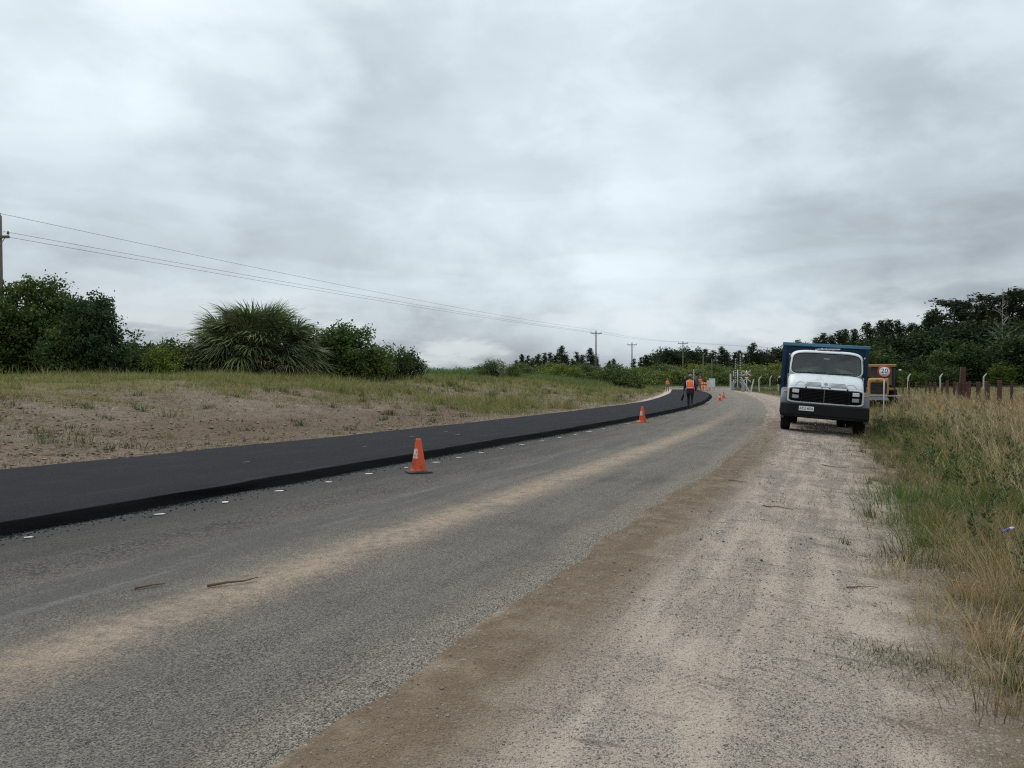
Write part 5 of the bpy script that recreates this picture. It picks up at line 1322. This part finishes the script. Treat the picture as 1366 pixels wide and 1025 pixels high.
# dead tree
def dead_tree(px, D, top):
    rng = random.Random(6); x = ray_x(px, D); z = gz(x, D)
    T = tag(empty('dead_tree', (x, D, z)), 'bare grey dead tree standing before the tall pines at right', 'tree')
    h = 1.6 + (507 - top) * D / 1000 - z
    MB().tube([(0, 0, -.3), (.05, 0, h * .3), (-.05, 0, h * .6), (.1, 0, h)], [.13, .10, .07, .02], 8).build('trunk', 'dead_wood', T)
    for k in range(16):
        zz = h * (.42 + .5 * k / 16); a = rng.choice((0, math.pi)) + rng.uniform(-.7, .7); l = (1 - k / 18) * rng.uniform(1.6, 3.6)
        p = [Vector((0, 0, zz)), Vector((math.cos(a) * l * .5, math.sin(a) * l * .5, zz + l * .45)), Vector((math.cos(a) * l, math.sin(a) * l, zz + l * rng.uniform(.7, 1.1)))]
        b = MB().tube(p, [.075, .05, .014], 5)
        for q in range(3):
            t0 = p[1].lerp(p[2], q / 3); d = Vector((rng.uniform(-1, 1), rng.uniform(-1, 1), rng.uniform(.2, 1))).normalized() * rng.uniform(.4, 1.1); b.tube([t0, t0 + d], [.018, .006], 4)
        b.build('branch', 'dead_wood', T)
dead_tree(1337, 124, 391)

# ---- the palm clump: every frond an object
def frond_mesh(seed, dead=False):
    rng = np.random.default_rng(seed); V, F, Cc = [], [], []
    base = np.array([.128, .165, .072]) if not dead else np.array([.27, .21, .12])
    def strip(p, wds, side, col):
        b = len(V)
        for q, wd in zip(p, wds): V.append(q - side * wd); V.append(q + side * wd); Cc.append(col); Cc.append(col)
        for i in range(len(p) - 1): F.append((b + 2 * i, b + 2 * i + 1, b + 2 * i + 3, b + 2 * i + 2))
    Lp = .62
    pet = [np.array([t_ * Lp, 0, -.10 * t_ * t_]) for t_ in (0, .5, 1.0)]
    strip(pet, (.022, .018, .014), np.array([0, 1, 0]), base * .8)
    tip = pet[-1]; n = 32
    for k in range(n):
        a = (k / (n - 1) - .5) * 3.7 + rng.normal(0, .04); l = (1.35 if not dead else 1.1) * (1 - .22 * abs(a) / 1.85) * rng.uniform(.85, 1.1)
        d = np.array([math.cos(a), math.sin(a), .16 * abs(math.sin(a)) + rng.normal(0, .06)]); s = np.array([-math.sin(a), math.cos(a), 0])
        droop = rng.uniform(.45, 1.5)
        p = [tip + d * l * t_ + np.array([0, 0, -droop * l * max(0, t_ - .35) ** 1.7]) for t_ in (0.02, .35, .7, 1.0)]
        strip(p, (.010, .025, .019, .003), s + np.array([0, 0, rng.normal(0, .5)]), base * rng.uniform(.6, 1.45))
    return np_mesh('frond', np.array(V), [np.array(F)], 'palm_leaf', False, {'col': np.array(Cc)})
def palm_clump(px, D):
    rng = np.random.default_rng(31); x = ray_x(px, D); z = gz(x, D)
    T = tag(empty('palm_clump', (x, D, z)), 'big shaggy dome of fan palms on the left bank', 'palm')
    FM = [frond_mesh(40 + k) for k in range(5)]; FD = [frond_mesh(60, True)]
    heads = [(0, 0, 3.45), (-1.35, .3, 3.3), (1.35, .2, 3.3), (-2.6, 0, 2.5), (2.6, .1, 2.5), (-.7, -1.2, 2.6), (.9, -1.2, 2.6), (-1.9, -1.1, 1.85), (2.0, -1.0, 1.8), (.1, -1.9, 1.45), (-3.0, .2, 1.6), (3.0, .2, 1.6), (.3, .9, 3.4)]
    nf = 0
    for hi, (hx, hy, hz_) in enumerate(heads):
        MB().tube([(hx * .55, hy * .55, -.2), (hx * .85, hy * .85, hz_ * .5), (hx, hy, hz_)], [.20, .17, .15], 9).build('trunk', 'bark', T)
    N = 290
    for k in range(N):
        zc = 1.0 - (k + .5) / N * 1.12; az = k * 2.39996 + rng.normal(0, .15); rr_ = math.sqrt(max(0, 1 - zc * zc))
        dx, dy = rr_ * math.cos(az), rr_ * math.sin(az)
        q = rng.uniform(.46, .66)
        dead = (zc < .05 and rng.uniform() < .35) or rng.uniform() < .035
        o = link('frond', FD[0] if dead else FM[int(rng.integers(5))], T); nf += 1
        sc = rng.uniform(.85, 1.2)
        o.location = (dx * 4.5 * q, dy * 2.8 * q, max(.5, .8 + zc * 3.9 * q)); o.scale = (sc, sc, sc)
        el_ = math.asin(max(-1, min(1, zc))) * .85 + .12 + rng.normal(0, .2)
        o.rotation_euler = (rng.normal(0, .3), -el_, math.atan2(dy, dx) + rng.normal(0, .25))
    # hanging thatch of old leaves round the stems: too many to count
    n = 5200; k = rng.integers(0, len(heads), n); hp = np.array(heads)[k]
    u = rng.uniform(0, 1, n); a = rng.uniform(0, 6.28, n); rr_ = rng.uniform(.15, .95, n)
    Cn = np.stack([hp[:, 0] * (.6 + .4 * u) + np.cos(a) * rr_, hp[:, 1] * (.6 + .4 * u) + np.sin(a) * rr_ * .8 + .1, np.maximum(.1, hp[:, 2] * u * 1.02)], 1)
    V, F, c = leaf_quads(Cn, .75, .055, rng, col_var(n, (.06, .058, .036), rng, .5, .1), .1, np.stack([np.cos(a) * .3, np.sin(a) * .3, -np.ones(n)], 1), .35)
    th = link('thatch', np_mesh('thatch', V, [F], 'palm_leaf', False, {'col': c}), T); th['kind'] = 'stuff'
palm_clump(342, 45)

# ------------------------------------------------------------------ grasses (masses nobody could count)
def blades(X, Y, Hh, Wd, leanx, leany, col, segs=3, z=None):
    n = len(X); Z = H(X, Y) - .02 if z is None else z
    a = RNG.uniform(0, math.pi, n); sx, sy = np.cos(a), np.sin(a)
    rows = np.linspace(0, 1, segs + 1)
    V = np.zeros((n, 2 * segs + 1, 3))
    for i, t_ in enumerate(rows):
        px = X + leanx * Hh * t_ ** 1.8; py = Y + leany * Hh * t_ ** 1.8
        pz = Z + Hh * (t_ - .22 * (leanx ** 2 + leany ** 2) * t_ ** 2)
        w_ = Wd * (1 - t_) ** .6 * .5
        if i < segs:
            V[:, 2 * i] = np.stack([px - sx * w_, py - sy * w_, pz], 1); V[:, 2 * i + 1] = np.stack([px + sx * w_, py + sy * w_, pz], 1)
        else: V[:, 2 * segs] = np.stack([px, py, pz], 1)
    m = 2 * segs + 1; b = (np.arange(n) * m)[:, None]
    Q = np.concatenate([b + np.array([[2 * i, 2 * i + 1, 2 * i + 3, 2 * i + 2]]) for i in range(segs - 1)], 0) if segs > 1 else np.zeros((0, 4), int)
    Tt = b + np.array([[2 * segs - 2, 2 * segs - 1, 2 * segs]])
    return V.reshape(-1, 3), Q, Tt, np.repeat(col, m, 0)
def grass_obj(name, parts, label, cat='grass', mat='grass_leaf'):
    off = 0; Vs, Qs, Ts, Cs = [], [], [], []
    for V, Q, Tt, c in parts: Vs.append(V); Qs.append(Q + off); Ts.append(Tt + off); Cs.append(c); off += len(V)
    F = []
    q = np.concatenate(Qs); 
    if len(q): F.append(q)
    t_ = np.concatenate(Ts)
    if len(t_): F.append(t_)
    me = np_mesh(name, np.concatenate(Vs), F, mat, False, {'col': np.clip(np.concatenate(Cs), .004, .7)})
    return tag(link(name, me), label, cat, kind='stuff')
tan = (.38, .295, .165); straw = (.50, .405, .245); green = (.10, .15, .032); dgreen = (.05, .075, .022)
def sample(n, y0, y1, xlo, xhi, pw=1.0):
    Y = y0 + (y1 - y0) * RNG.uniform(0, 1, n) ** pw; lo, hi = xlo(Y), xhi(Y); X = lo + (hi - lo) * RNG.uniform(0, 1, n)
    ok = hi > lo; return X[ok], Y[ok]
# right verge -----------------------------------------------------------------
parts = []
xhi = lambda Y: .76 * Y + 2.5
def verge(n, y0, y1, pw, wsc, per=20):
    Xc, Yc = sample(n // per, y0, y1, lambda Y: fR(Y) + 3.0, xhi, pw)
    d = (Xc - fR(Yc)) * .92
    pn = fbm(Xc * .55 + 5, Yc * .55, 3); pn2 = fbm(Xc * 1.6, Yc * 1.6 + 9, 3)
    dens = sstep(d + (pn - .5) * 2.4, 2.7 + .35 * (1 - sstep(Yc, 5, 9)), 4.1); k = RNG.uniform(0, 1, len(Xc)) < np.clip(dens * (.35 + pn2), 0, 1)
    Xc, Yc, d, pn, pn2 = Xc[k], Yc[k], d[k], pn[k], pn2[k]; m = len(Xc)
    tall = sstep(d + (pn - .5) * 2.5, 4.6, 6.8); gre = (1 - .8 * tall) * sstep(pn2, .32, .55)
    tg = RNG.uniform(0, 1, m) < .30 + .58 * gre                         # green tuft or dry tuft
    hf = RNG.uniform(.55, 1.3, m); wind = RNG.normal(-.22, .22, m)
    base_d = np.where(tg[:, None], col_var(m, green, RNG, .45, .22), col_var(m, tan, RNG, .4, .12))
    brn = (~tg) & (RNG.uniform(0, 1, m) < .25); base_d[brn] = col_var(int(brn.sum()), (.17, .115, .06), RNG, .3, .1)
    i = np.repeat(np.arange(m), per); n_ = len(i); rad = RNG.uniform(.03, .11, m)[i]
    ox, oy = RNG.normal(0, 1, n_), RNG.normal(0, 1, n_); X = Xc[i] + ox * rad; Y = Yc[i] + oy * rad
    Hh = np.where(tg[i], RNG.uniform(.12, .40, n_) * (.7 + .8 * pn2[i]), RNG.uniform(.18, .58, n_) + tall[i] * RNG.uniform(.0, .40, n_)) * hf[i]
    Hh *= .86 * (.42 + .58 * sstep(d[i], 2.9, 4.1)) * (.72 + .28 * sstep(Y, 6, 13))
    col = base_d[i] * RNG.uniform(.65, 1.3, n_)[:, None]
    dead = tg[i] & (RNG.uniform(0, 1, n_) < .2); col[dead] = col_var(int(dead.sum()), tan, RNG, .35, .1)
    bend = np.where(RNG.uniform(0, 1, n_) < .2, 1.6, .75)
    parts.append(blades(X, Y, Hh, RNG.uniform(.0035, .0085, n_) * wsc * np.where(tg[i], 1.25, 1), wind[i] + (ox * .28 + RNG.normal(0, .22, n_)) * bend, (oy * .28 + RNG.normal(0, .22, n_)) * bend, col))
verge(56000, 3.2, 11, .6, .9); verge(90000, 11, 26, .75, 1.5); verge(80000, 26, 62, .8, 2.6)
# broad-leaved weeds among the grass
X, Y = sample(420, 5.0, 30, lambda Y: fR(Y) + 3.6, lambda Y: np.minimum(xhi(Y), fR(Y) + 8), .8)
for x, y in zip(X, Y):
    n = 26; hg = RNG.uniform(.15, .55); zz = RNG.uniform(0, 1, n) * hg; a_ = RNG.uniform(0, 6.28, n)
    parts.append(blades(np.full(n, x) + np.cos(a_) * .02, np.full(n, y) + np.sin(a_) * .02, RNG.uniform(.05, .12, n), RNG.uniform(.018, .035, n), np.cos(a_) * 1.2, np.sin(a_) * 1.2, col_var(n, (.06, .09, .028), RNG, .4, .2), 3, H(np.full(n, x), np.full(n, y)) + zz))
# clumps close to the edge: dry tussocks leaning over the gravel
def tussock(x, y, n, hgt, rad, col, spread=.6):
    X = x + RNG.normal(0, rad, n); Y = y + RNG.normal(0, rad, n)
    dx, dy = (X - x) / rad, (Y - y) / rad
    parts.append(blades(X, Y, RNG.uniform(.4, 1.1, n) * hgt, RNG.uniform(.004, .008, n), dx * spread * .5 + RNG.normal(0, .25, n), dy * spread * .5 + RNG.normal(0, .25, n), col_var(n, col, RNG, .35, .15)))
for x, y, n, hg, rd, c_ in ((3.05, 4.75, 130, .34, .10, tan), (3.55, 5.7, 160, .36, .12, tan), (3.25, 6.3, 90, .20, .16, tan), (3.7, 6.9, 160, .30, .16, olive), (4.6, 8.6, 260, .34, .25, green), (5.2, 9.6, 320, .38, .35, (.085, .15, .035)), (5.6, 10.6, 300, .38, .3, (.09, .155, .035)),
                            (4.3, 7.6, 200, .36, .2, green), (3.95, 5.55, 300, .65, .2, tan), (4.2, 6.2, 260, .75, .25, (.30, .225, .115)), (3.6, 4.9, 150, .42, .15, (.2, .15, .08)), (3.75, 5.0, 200, .4, .15, green), (3.0, 4.15, 60, .16, .1, (.06, .07, .03)), (2.95, 3.85, 70, .10, .09, (.045, .055, .025))):
    tussock(x, y, n, hg, rd, c_)
tr_ = random.Random(17)
for i in range(110):
    y = 3.6 + 20 * tr_.random() ** 1.3; off = abs(tr_.gauss(0, .35)); x = float(fR(y)) + 3.35 - off + .2
    tussock(x, y, tr_.randint(18, 70), tr_.uniform(.10, .32), tr_.uniform(.03, .10), (tan, (.20, .15, .085), olive, (.30, .23, .12))[i % 4], .9)
# tall seed stalks
def stalks(n, y0, y1, off, wsc):
    X, Y = sample(n, y0, y1, lambda Y: fR(Y) + off, xhi, .7)
    n_ = len(X); lx, ly = RNG.normal(-.25, .3, n_), RNG.normal(-.05, .25, n_); Hh = RNG.uniform(.55, .98, n_); c_ = col_var(n_, straw, RNG, .25, .08)
    parts.append(blades(X, Y, Hh, np.full(n_, .0042 * wsc), lx, ly, c_))
    for q in range(5):       # feathery heads
        t_ = .80 + .045 * q; hx = X + lx * Hh * t_ ** 1.8; hy = Y + ly * Hh * t_ ** 1.8; hz_ = H(X, Y) + Hh * (t_ - .22 * (lx ** 2 + ly ** 2) * t_ ** 2)
        parts.append(blades(hx, hy, RNG.uniform(.06, .12, n_), np.full(n_, .007 * wsc), lx * .8 + RNG.normal(0, .5, n_), ly + RNG.normal(0, .5, n_), c_ * .92, 2, hz_))
stalks(260, 4.4, 11, 4.3, 1.0); stalks(900, 11, 28, 4.8, 1.6); stalks(900, 28, 60, 5.0, 2.6)
grass_obj('tall_dry_grass', parts, 'tall tan and green grass on the right verge')
# paddock beyond the wooden fence
parts = []
X, Y = sample(42000, 34, 118, lambda Y: 24 + (Y - 35) * .385 + .5, lambda Y: .74 * Y + 4, .8); n_ = len(X)
parts.append(blades(X, Y, RNG.uniform(.2, .6, n_), RNG.uniform(.02, .045, n_), RNG.normal(0, .35, n_), RNG.normal(0, .35, n_), np.where((RNG.uniform(0, 1, n_) < .55)[:, None], col_var(n_, (.095, .13, .035), RNG, .35, .15), col_var(n_, tan, RNG, .3, .1)), 2))
X, Y = sample(16000, 60, 118, lambda Y: fR(Y) + 3.6, lambda Y: 24 + (Y - 35) * .385 + 1, .8); n_ = len(X)
parts.append(blades(X, Y, RNG.uniform(.1, .4, n_), RNG.uniform(.02, .045, n_), RNG.normal(0, .35, n_), RNG.normal(0, .35, n_), col_var(n_, (.17, .16, .06), RNG, .35, .2), 2))
grass_obj('paddock_grass', parts, 'green paddock grass beyond the brown posts')
# weeds and sparse grass on the gravel shoulder
parts = []
X, Y = sample(16000, 3.2, 40, lambda Y: fR(Y) + 1.3, lambda Y: fR(Y) + 3.5, .8)
d = (X - fR(Y)) * .92; pn = fbm(X * 1.3 + 70, Y * .9 + 3, 4)
k = (pn > .60 - .09 * sstep(d, 1.8, 3.0)); X, Y, d = X[k], Y[k], d[k]; k = RNG.uniform(0, 1, len(X)) < .25 + .4 * sstep(d, 2, 3); X, Y = X[k], Y[k]; n_ = len(X)
parts.append(blades(X, Y, RNG.uniform(.035, .12, n_) * (1 + Y * .015), RNG.uniform(.003, .006, n_) * (1 + Y * .06), RNG.normal(0, .6, n_), RNG.normal(0, .6, n_), np.where((RNG.uniform(0, 1, n_) < .6)[:, None], col_var(n_, (.085, .10, .035), RNG, .35, .2), col_var(n_, (.25, .18, .10), RNG, .3, .1)), 2))
for x, y, sx_, n in ((2.3, 4.45, .17, 800), (3.45, 6.9, .20, 420), (2.85, 3.75, .05, 160), (2.75, 4.1, .05, 110), (4.95, 10.6, .15, 160), (1.95, 4.25, .08, 90)):
    X = x + RNG.normal(0, sx_, n); Y = y + RNG.normal(0, sx_ * 1.1, n) - (X - x) * .6
    parts.append(blades(X, Y, RNG.uniform(.035, .085, n), RNG.uniform(.003, .006, n), RNG.normal(0, .7, n), RNG.normal(0, .7, n), col_var(n, (.075, .095, .032), RNG, .4, .2), 2))
wr = random.Random(12)
wl = [(3.35, 7.55, .13), (4.1, 9.0, .08)]
for i in range(46):
    y = wr.uniform(8.5, 24); wl.append((float(fR(y)) + wr.gauss(3.15, .28), y, wr.uniform(.07, .30)))
for x, y, hg in wl:
    n = wr.randint(8, 30); X = x + RNG.normal(0, .035, n); Y = y + RNG.normal(0, .03, n)
    parts.append(blades(X, Y, RNG.uniform(.3, 1.0, n) * hg, RNG.uniform(.005, .011, n), RNG.normal(0, .45, n), RNG.normal(0, .45, n), col_var(n, (.085, .10, .04), RNG, .35, .2)))
grass_obj('shoulder_weeds', parts, 'small sparse weeds growing in the gravel shoulder', 'weeds')
# left bank --------------------------------------------------------------------
parts = []
xlo = lambda Y: np.maximum(-.76 * Y - 3, fL(Y) - 46)
def bank(n, y0, y1, pw):
    X, Y = sample(n, y0, y1, xlo, lambda Y: fL(Y) - .9, pw)
    d = (fL(Y) - X) * .92; pn = fbm(X * .22 + 11, Y * .22, 3); p2 = fbm(X * .55, Y * .8 + 31, 4)
    nearfar = sstep(Y + X * .6, 18, 36)       # the far stretch of bank is overgrown right down to the road
    dens = np.clip(sstep(d + (pn - .5) * (9 - 5 * nearfar), 8.0 - 7.1 * nearfar, 14.5 - 11.1 * nearfar) * (.10 + 1.1 * sstep(p2, .40, .58)) + .04, 0, 1)
    k = RNG.uniform(0, 1, len(X)) < dens; X, Y, d, p2, nf = X[k], Y[k], d[k], p2[k], nearfar[k]; n_ = len(X)
    Hh = RNG.uniform(.06, .22, n_) * (1 + Y * .008) + sstep(d, 9, 18) * RNG.uniform(0, .18, n_) + nf * RNG.uniform(0, .38, n_)
    r = RNG.uniform(0, 1, n_)[:, None]
    col = np.where(r < .55, col_var(n_, (.15, .185, .045), RNG, .35, .2), np.where(r < .85, col_var(n_, (.29, .25, .10), RNG, .3, .12), col_var(n_, (.31, .245, .145), RNG, .3, .1)))
    parts.append(blades(X, Y, Hh, RNG.uniform(.008, .018, n_) * (.5 + Y * .022), RNG.normal(0, .5, n_), RNG.normal(0, .5, n_), col, 2))
bank(110000, 13, 40, .8); bank(170000, 30, 120, .8)
# taller weeds along the crest
X, Y = sample(30000, 26, 130, xlo, lambda Y: fL(Y) - 11, .7); d = (fL(Y) - X) * .92
k = RNG.uniform(0, 1, len(X)) < sstep(fbm(X * .4, Y * .4 + 77, 3), .38, .62) * sstep(d, 11, 17); X, Y = X[k], Y[k]; n_ = len(X)
parts.append(blades(X, Y, RNG.uniform(.25, .72, n_), RNG.uniform(.015, .03, n_) * (.6 + Y * .012), RNG.normal(0, .3, n_), RNG.normal(0, .3, n_), np.where((RNG.uniform(0, 1, n_) < .55)[:, None], col_var(n_, (.12, .15, .045), RNG, .35, .2), col_var(n_, (.26, .225, .11), RNG, .3, .12))))
# bushy weeds as dense little tufts
for i in range(1300):
    Yc = RNG.uniform(15, 100); lo, hi = float(xlo(Yc)), float(fL(Yc)) - 1.5; Xc = RNG.uniform(lo, hi); n = 40
    nf_ = float(sstep(Yc + Xc * .6, 18, 36))
    if i > 320 and RNG.uniform() > nf_: continue
    X = Xc + RNG.normal(0, .12, n); Y = Yc + RNG.normal(0, .12, n); hg = RNG.uniform(.12, .34) + nf_ * RNG.uniform(0, .3)
    parts.append(blades(X, Y, RNG.uniform(.4, 1.1, n) * hg, RNG.uniform(.012, .03, n) * (.6 + Yc * .012), RNG.normal(0, .5, n), RNG.normal(0, .5, n), col_var(n, ((.085, .11, .04), (.065, .085, .035), (.22, .18, .09))[i % 3], RNG, .35, .2), 2))
grass_obj('bank_grass', parts, 'patchy short grass and weeds on the left bank')
# far field behind the crest, bright maize
parts = []
for px0, px1, D0, D1, n, hh, c_ in ((575, 648, 74, 96, 5200, 1.25, (.095, .175, .05)), (640, 880, 76, 128, 16000, .95, (.13, .165, .055)), (560, 660, 60, 74, 2600, .5, (.13, .15, .05))):
    Dd = RNG.uniform(D0, D1, n); X = (RNG.uniform(px0, px1, n) - 683) / 1000 * Dd
    k = (fL(Dd) - X) > 7; X, Dd = X[k], Dd[k]; n_ = len(X)
    parts.append(blades(X, Dd, RNG.uniform(.55, 1.1, n_) * hh, RNG.uniform(.04, .09, n_), RNG.normal(0, .4, n_), RNG.normal(0, .4, n_), col_var(n_, c_, RNG, .35, .15)))
grass_obj('field_crop', parts, 'bright green crop and reeds in the field behind the left bank', 'crop')
parts = []
X, Y = sample(26000, 108, 172, lambda Y: 10 + (Y - 108) * .1, lambda Y: .42 * Y, 1.0)
k = (np.abs(Y - (119 - (X - 30) * .08)) > 3.2) & ~((X > fL(Y) - 1) & (X < fR(Y) + 1) & (Y < 124)); X, Y = X[k], Y[k]; n_ = len(X)
parts.append(blades(X, Y, RNG.uniform(.3, 1.0, n_), RNG.uniform(.05, .12, n_), RNG.normal(0, .4, n_), RNG.normal(0, .4, n_), col_var(n_, (.12, .145, .05), RNG, .4, .2)))
grass_obj('rail_side_grass', parts, 'rough grass beyond the railway line')

# ------------------------------------------------------------------ loose stones and clods
def stones(X, Y, S, col, zfun):
    n = len(X)
    base = np.array([(1, 0, 0), (-1, 0, 0), (0, 1, 0), (0, -1, 0), (0, 0, 1), (0, 0, -1)], float)
    fc = np.array([(0, 2, 4), (2, 1, 4), (1, 3, 4), (3, 0, 4), (2, 0, 5), (1, 2, 5), (3, 1, 5), (0, 3, 5)])
    P = base[None] * RNG.uniform(.55, 1.25, (n, 6, 1)); a = RNG.uniform(0, 6.28, n); ca, sa = np.cos(a)[:, None], np.sin(a)[:, None]
    x = P[..., 0] * ca - P[..., 1] * sa; y = P[..., 0] * sa + P[..., 1] * ca; z = P[..., 2] * .65
    V = np.stack([X[:, None] + x * S[:, None], Y[:, None] + y * S[:, None], zfun(X, Y)[:, None] + (z + .25) * S[:, None]], -1)
    return V.reshape(-1, 3), np.zeros((0, 4), int), (np.arange(n)[:, None, None] * 6 + fc[None]).reshape(-1, 3), np.repeat(col, 6, 0)
parts = []
X, Y = sample(30000, 2.6, 24, lambda Y: fR(Y) + .25, lambda Y: fR(Y) + 3.4, .55)
pn = fbm(X * 1.2 + 3, Y * .7, 3); k = RNG.uniform(0, 1, len(X)) < sstep(pn, .34, .62) + .08; X, Y = X[k], Y[k]; n_ = len(X)
parts.append(stones(X, Y, RNG.uniform(.003, .009, n_) * (1 + (RNG.uniform(0, 1, n_) > .96) * 1.4), np.where((RNG.uniform(0, 1, n_) < .5)[:, None], col_var(n_, (.13, .125, .12), RNG, .5, .05), col_var(n_, (.34, .30, .255), RNG, .3, .08)), H))
n_ = 5000; Y = 2.6 + 20 * RNG.uniform(0, 1, n_) ** .9; X = fR(Y) + RNG.normal(.0, .16, n_)
parts.append(stones(X, Y, RNG.uniform(.003, .009, n_), col_var(n_, (.26, .235, .20), RNG, .6, .06), lambda X, Y: np.where(X < fR(Y), .098, H(X, Y))))
n_ = 2400; Y = 2.4 + 16 * RNG.uniform(0, 1, n_) ** .8; X = fR(Y) - RNG.uniform(0, 1, n_) * (fR(Y) - fM(Y))
parts.append(stones(X, Y, RNG.uniform(.003, .0065, n_), col_var(n_, (.20, .19, .175), RNG, .6, .05), lambda X, Y: X * 0 + .101))
n_ = 11000; Y = 2.5 + 45 * RNG.uniform(0, 1, n_) ** 1.1; X = fM(Y) + np.abs(RNG.normal(0, .10, n_)) - .06 + (RNG.uniform(0, 1, n_) > .9) * RNG.uniform(0, .5, n_)
parts.append(stones(X, Y, RNG.uniform(.005, .017, n_), col_var(n_, (.014, .022, .023), RNG, .4, .02), lambda X, Y: X * 0 + .101))
grass_obj('loose_stones', parts, 'loose small stones along the shoulder and road edges', 'gravel', 'stone')
parts = []
X, Y = sample(26000, 11, 62, xlo, lambda Y: fL(Y) - .5, .8); d = (fL(Y) - X) * .92
pn = fbm(X * .45 + 9, Y * .45 + 2, 3); ridge = np.exp(-((d - 3.2) / 1.8) ** 2) * sstep(Y, 14, 20)
k = RNG.uniform(0, 1, len(X)) < np.clip(sstep(pn, .42, .66) * .5 + ridge * .8, 0, 1) * (1 - sstep(d, 9, 14)); X, Y = X[k], Y[k]; n_ = len(X)
parts.append(stones(X, Y, RNG.uniform(.012, .05, n_) * (1 + (RNG.uniform(0, 1, n_) > .97) * 1.2), col_var(n_, (.20, .14, .105), RNG, .45, .12), H))
grass_obj('soil_clods', parts, 'brown clods and dead litter scattered on the left bank', 'soil', 'stone')
parts = []
def litter_blades(n, y0, y1, lo, hi, hmin, hmax, wmin, wmax, flat, col, pw=.7, grow=.03):
    X, Y = sample(n, y0, y1, lo, hi, pw); n_ = len(X)
    parts.append(blades(X, Y, RNG.uniform(hmin, hmax, n_) * (1 + Y * grow), RNG.uniform(wmin, wmax, n_) * (1 + Y * grow * 1.5), RNG.normal(0, 1, n_) * flat, RNG.normal(0, 1, n_) * flat, col_var(n_, col, RNG, .45, .12), 2))
litter_blades(3200, 3.2, 18, lambda Y: fR(Y) + 2.3, lambda Y: fR(Y) + 4.2, .04, .13, .003, .007, 1.6, (.28, .215, .125))
litter_blades(16000, 3.4, 26, lambda Y: fR(Y) + 3.0, lambda Y: np.minimum(fR(Y) + 5.6, xhi(Y)), .04, .12, .004, .008, .8, (.16, .13, .065))
litter_blades(9000, 3.4, 26, lambda Y: fR(Y) + 3.25, lambda Y: np.minimum(fR(Y) + 5.6, xhi(Y)), .05, .14, .004, .008, .6, (.085, .115, .035))
litter_blades(2500, 3.0, 20, lambda Y: fR(Y) + .9, lambda Y: fR(Y) + 3.0, .02, .07, .003, .006, 1.8, (.13, .105, .075))
grass_obj('straw_litter', parts, 'dead straw and matted low grass along the edge of the verge', 'straw')
parts = []
X, Y = sample(60000, 11.5, 60, xlo, lambda Y: fL(Y) - .9, .8); d = (fL(Y) - X) * .92
pn = fbm(X * .5 + 50, Y * .9 + 13, 4); k = RNG.uniform(0, 1, len(X)) < sstep(pn, .44, .62) * (1 - .7 * sstep(d, 10, 15)) + .05; X, Y = X[k], Y[k]; n_ = len(X)
parts.append(blades(X, Y, RNG.uniform(.05, .16, n_), RNG.uniform(.008, .02, n_) * (.6 + Y * .02), RNG.normal(0, 1.5, n_), RNG.normal(0, 1.5, n_), col_var(n_, (.065, .045, .030), RNG, .5, .12), 2))
grass_obj('dead_litter', parts, 'brown dead plant litter strewn over the sandy left bank', 'litter')
rank_labels()
for k in PROTO:
    if k not in USED: print('unused', k)
print('vegetation done')
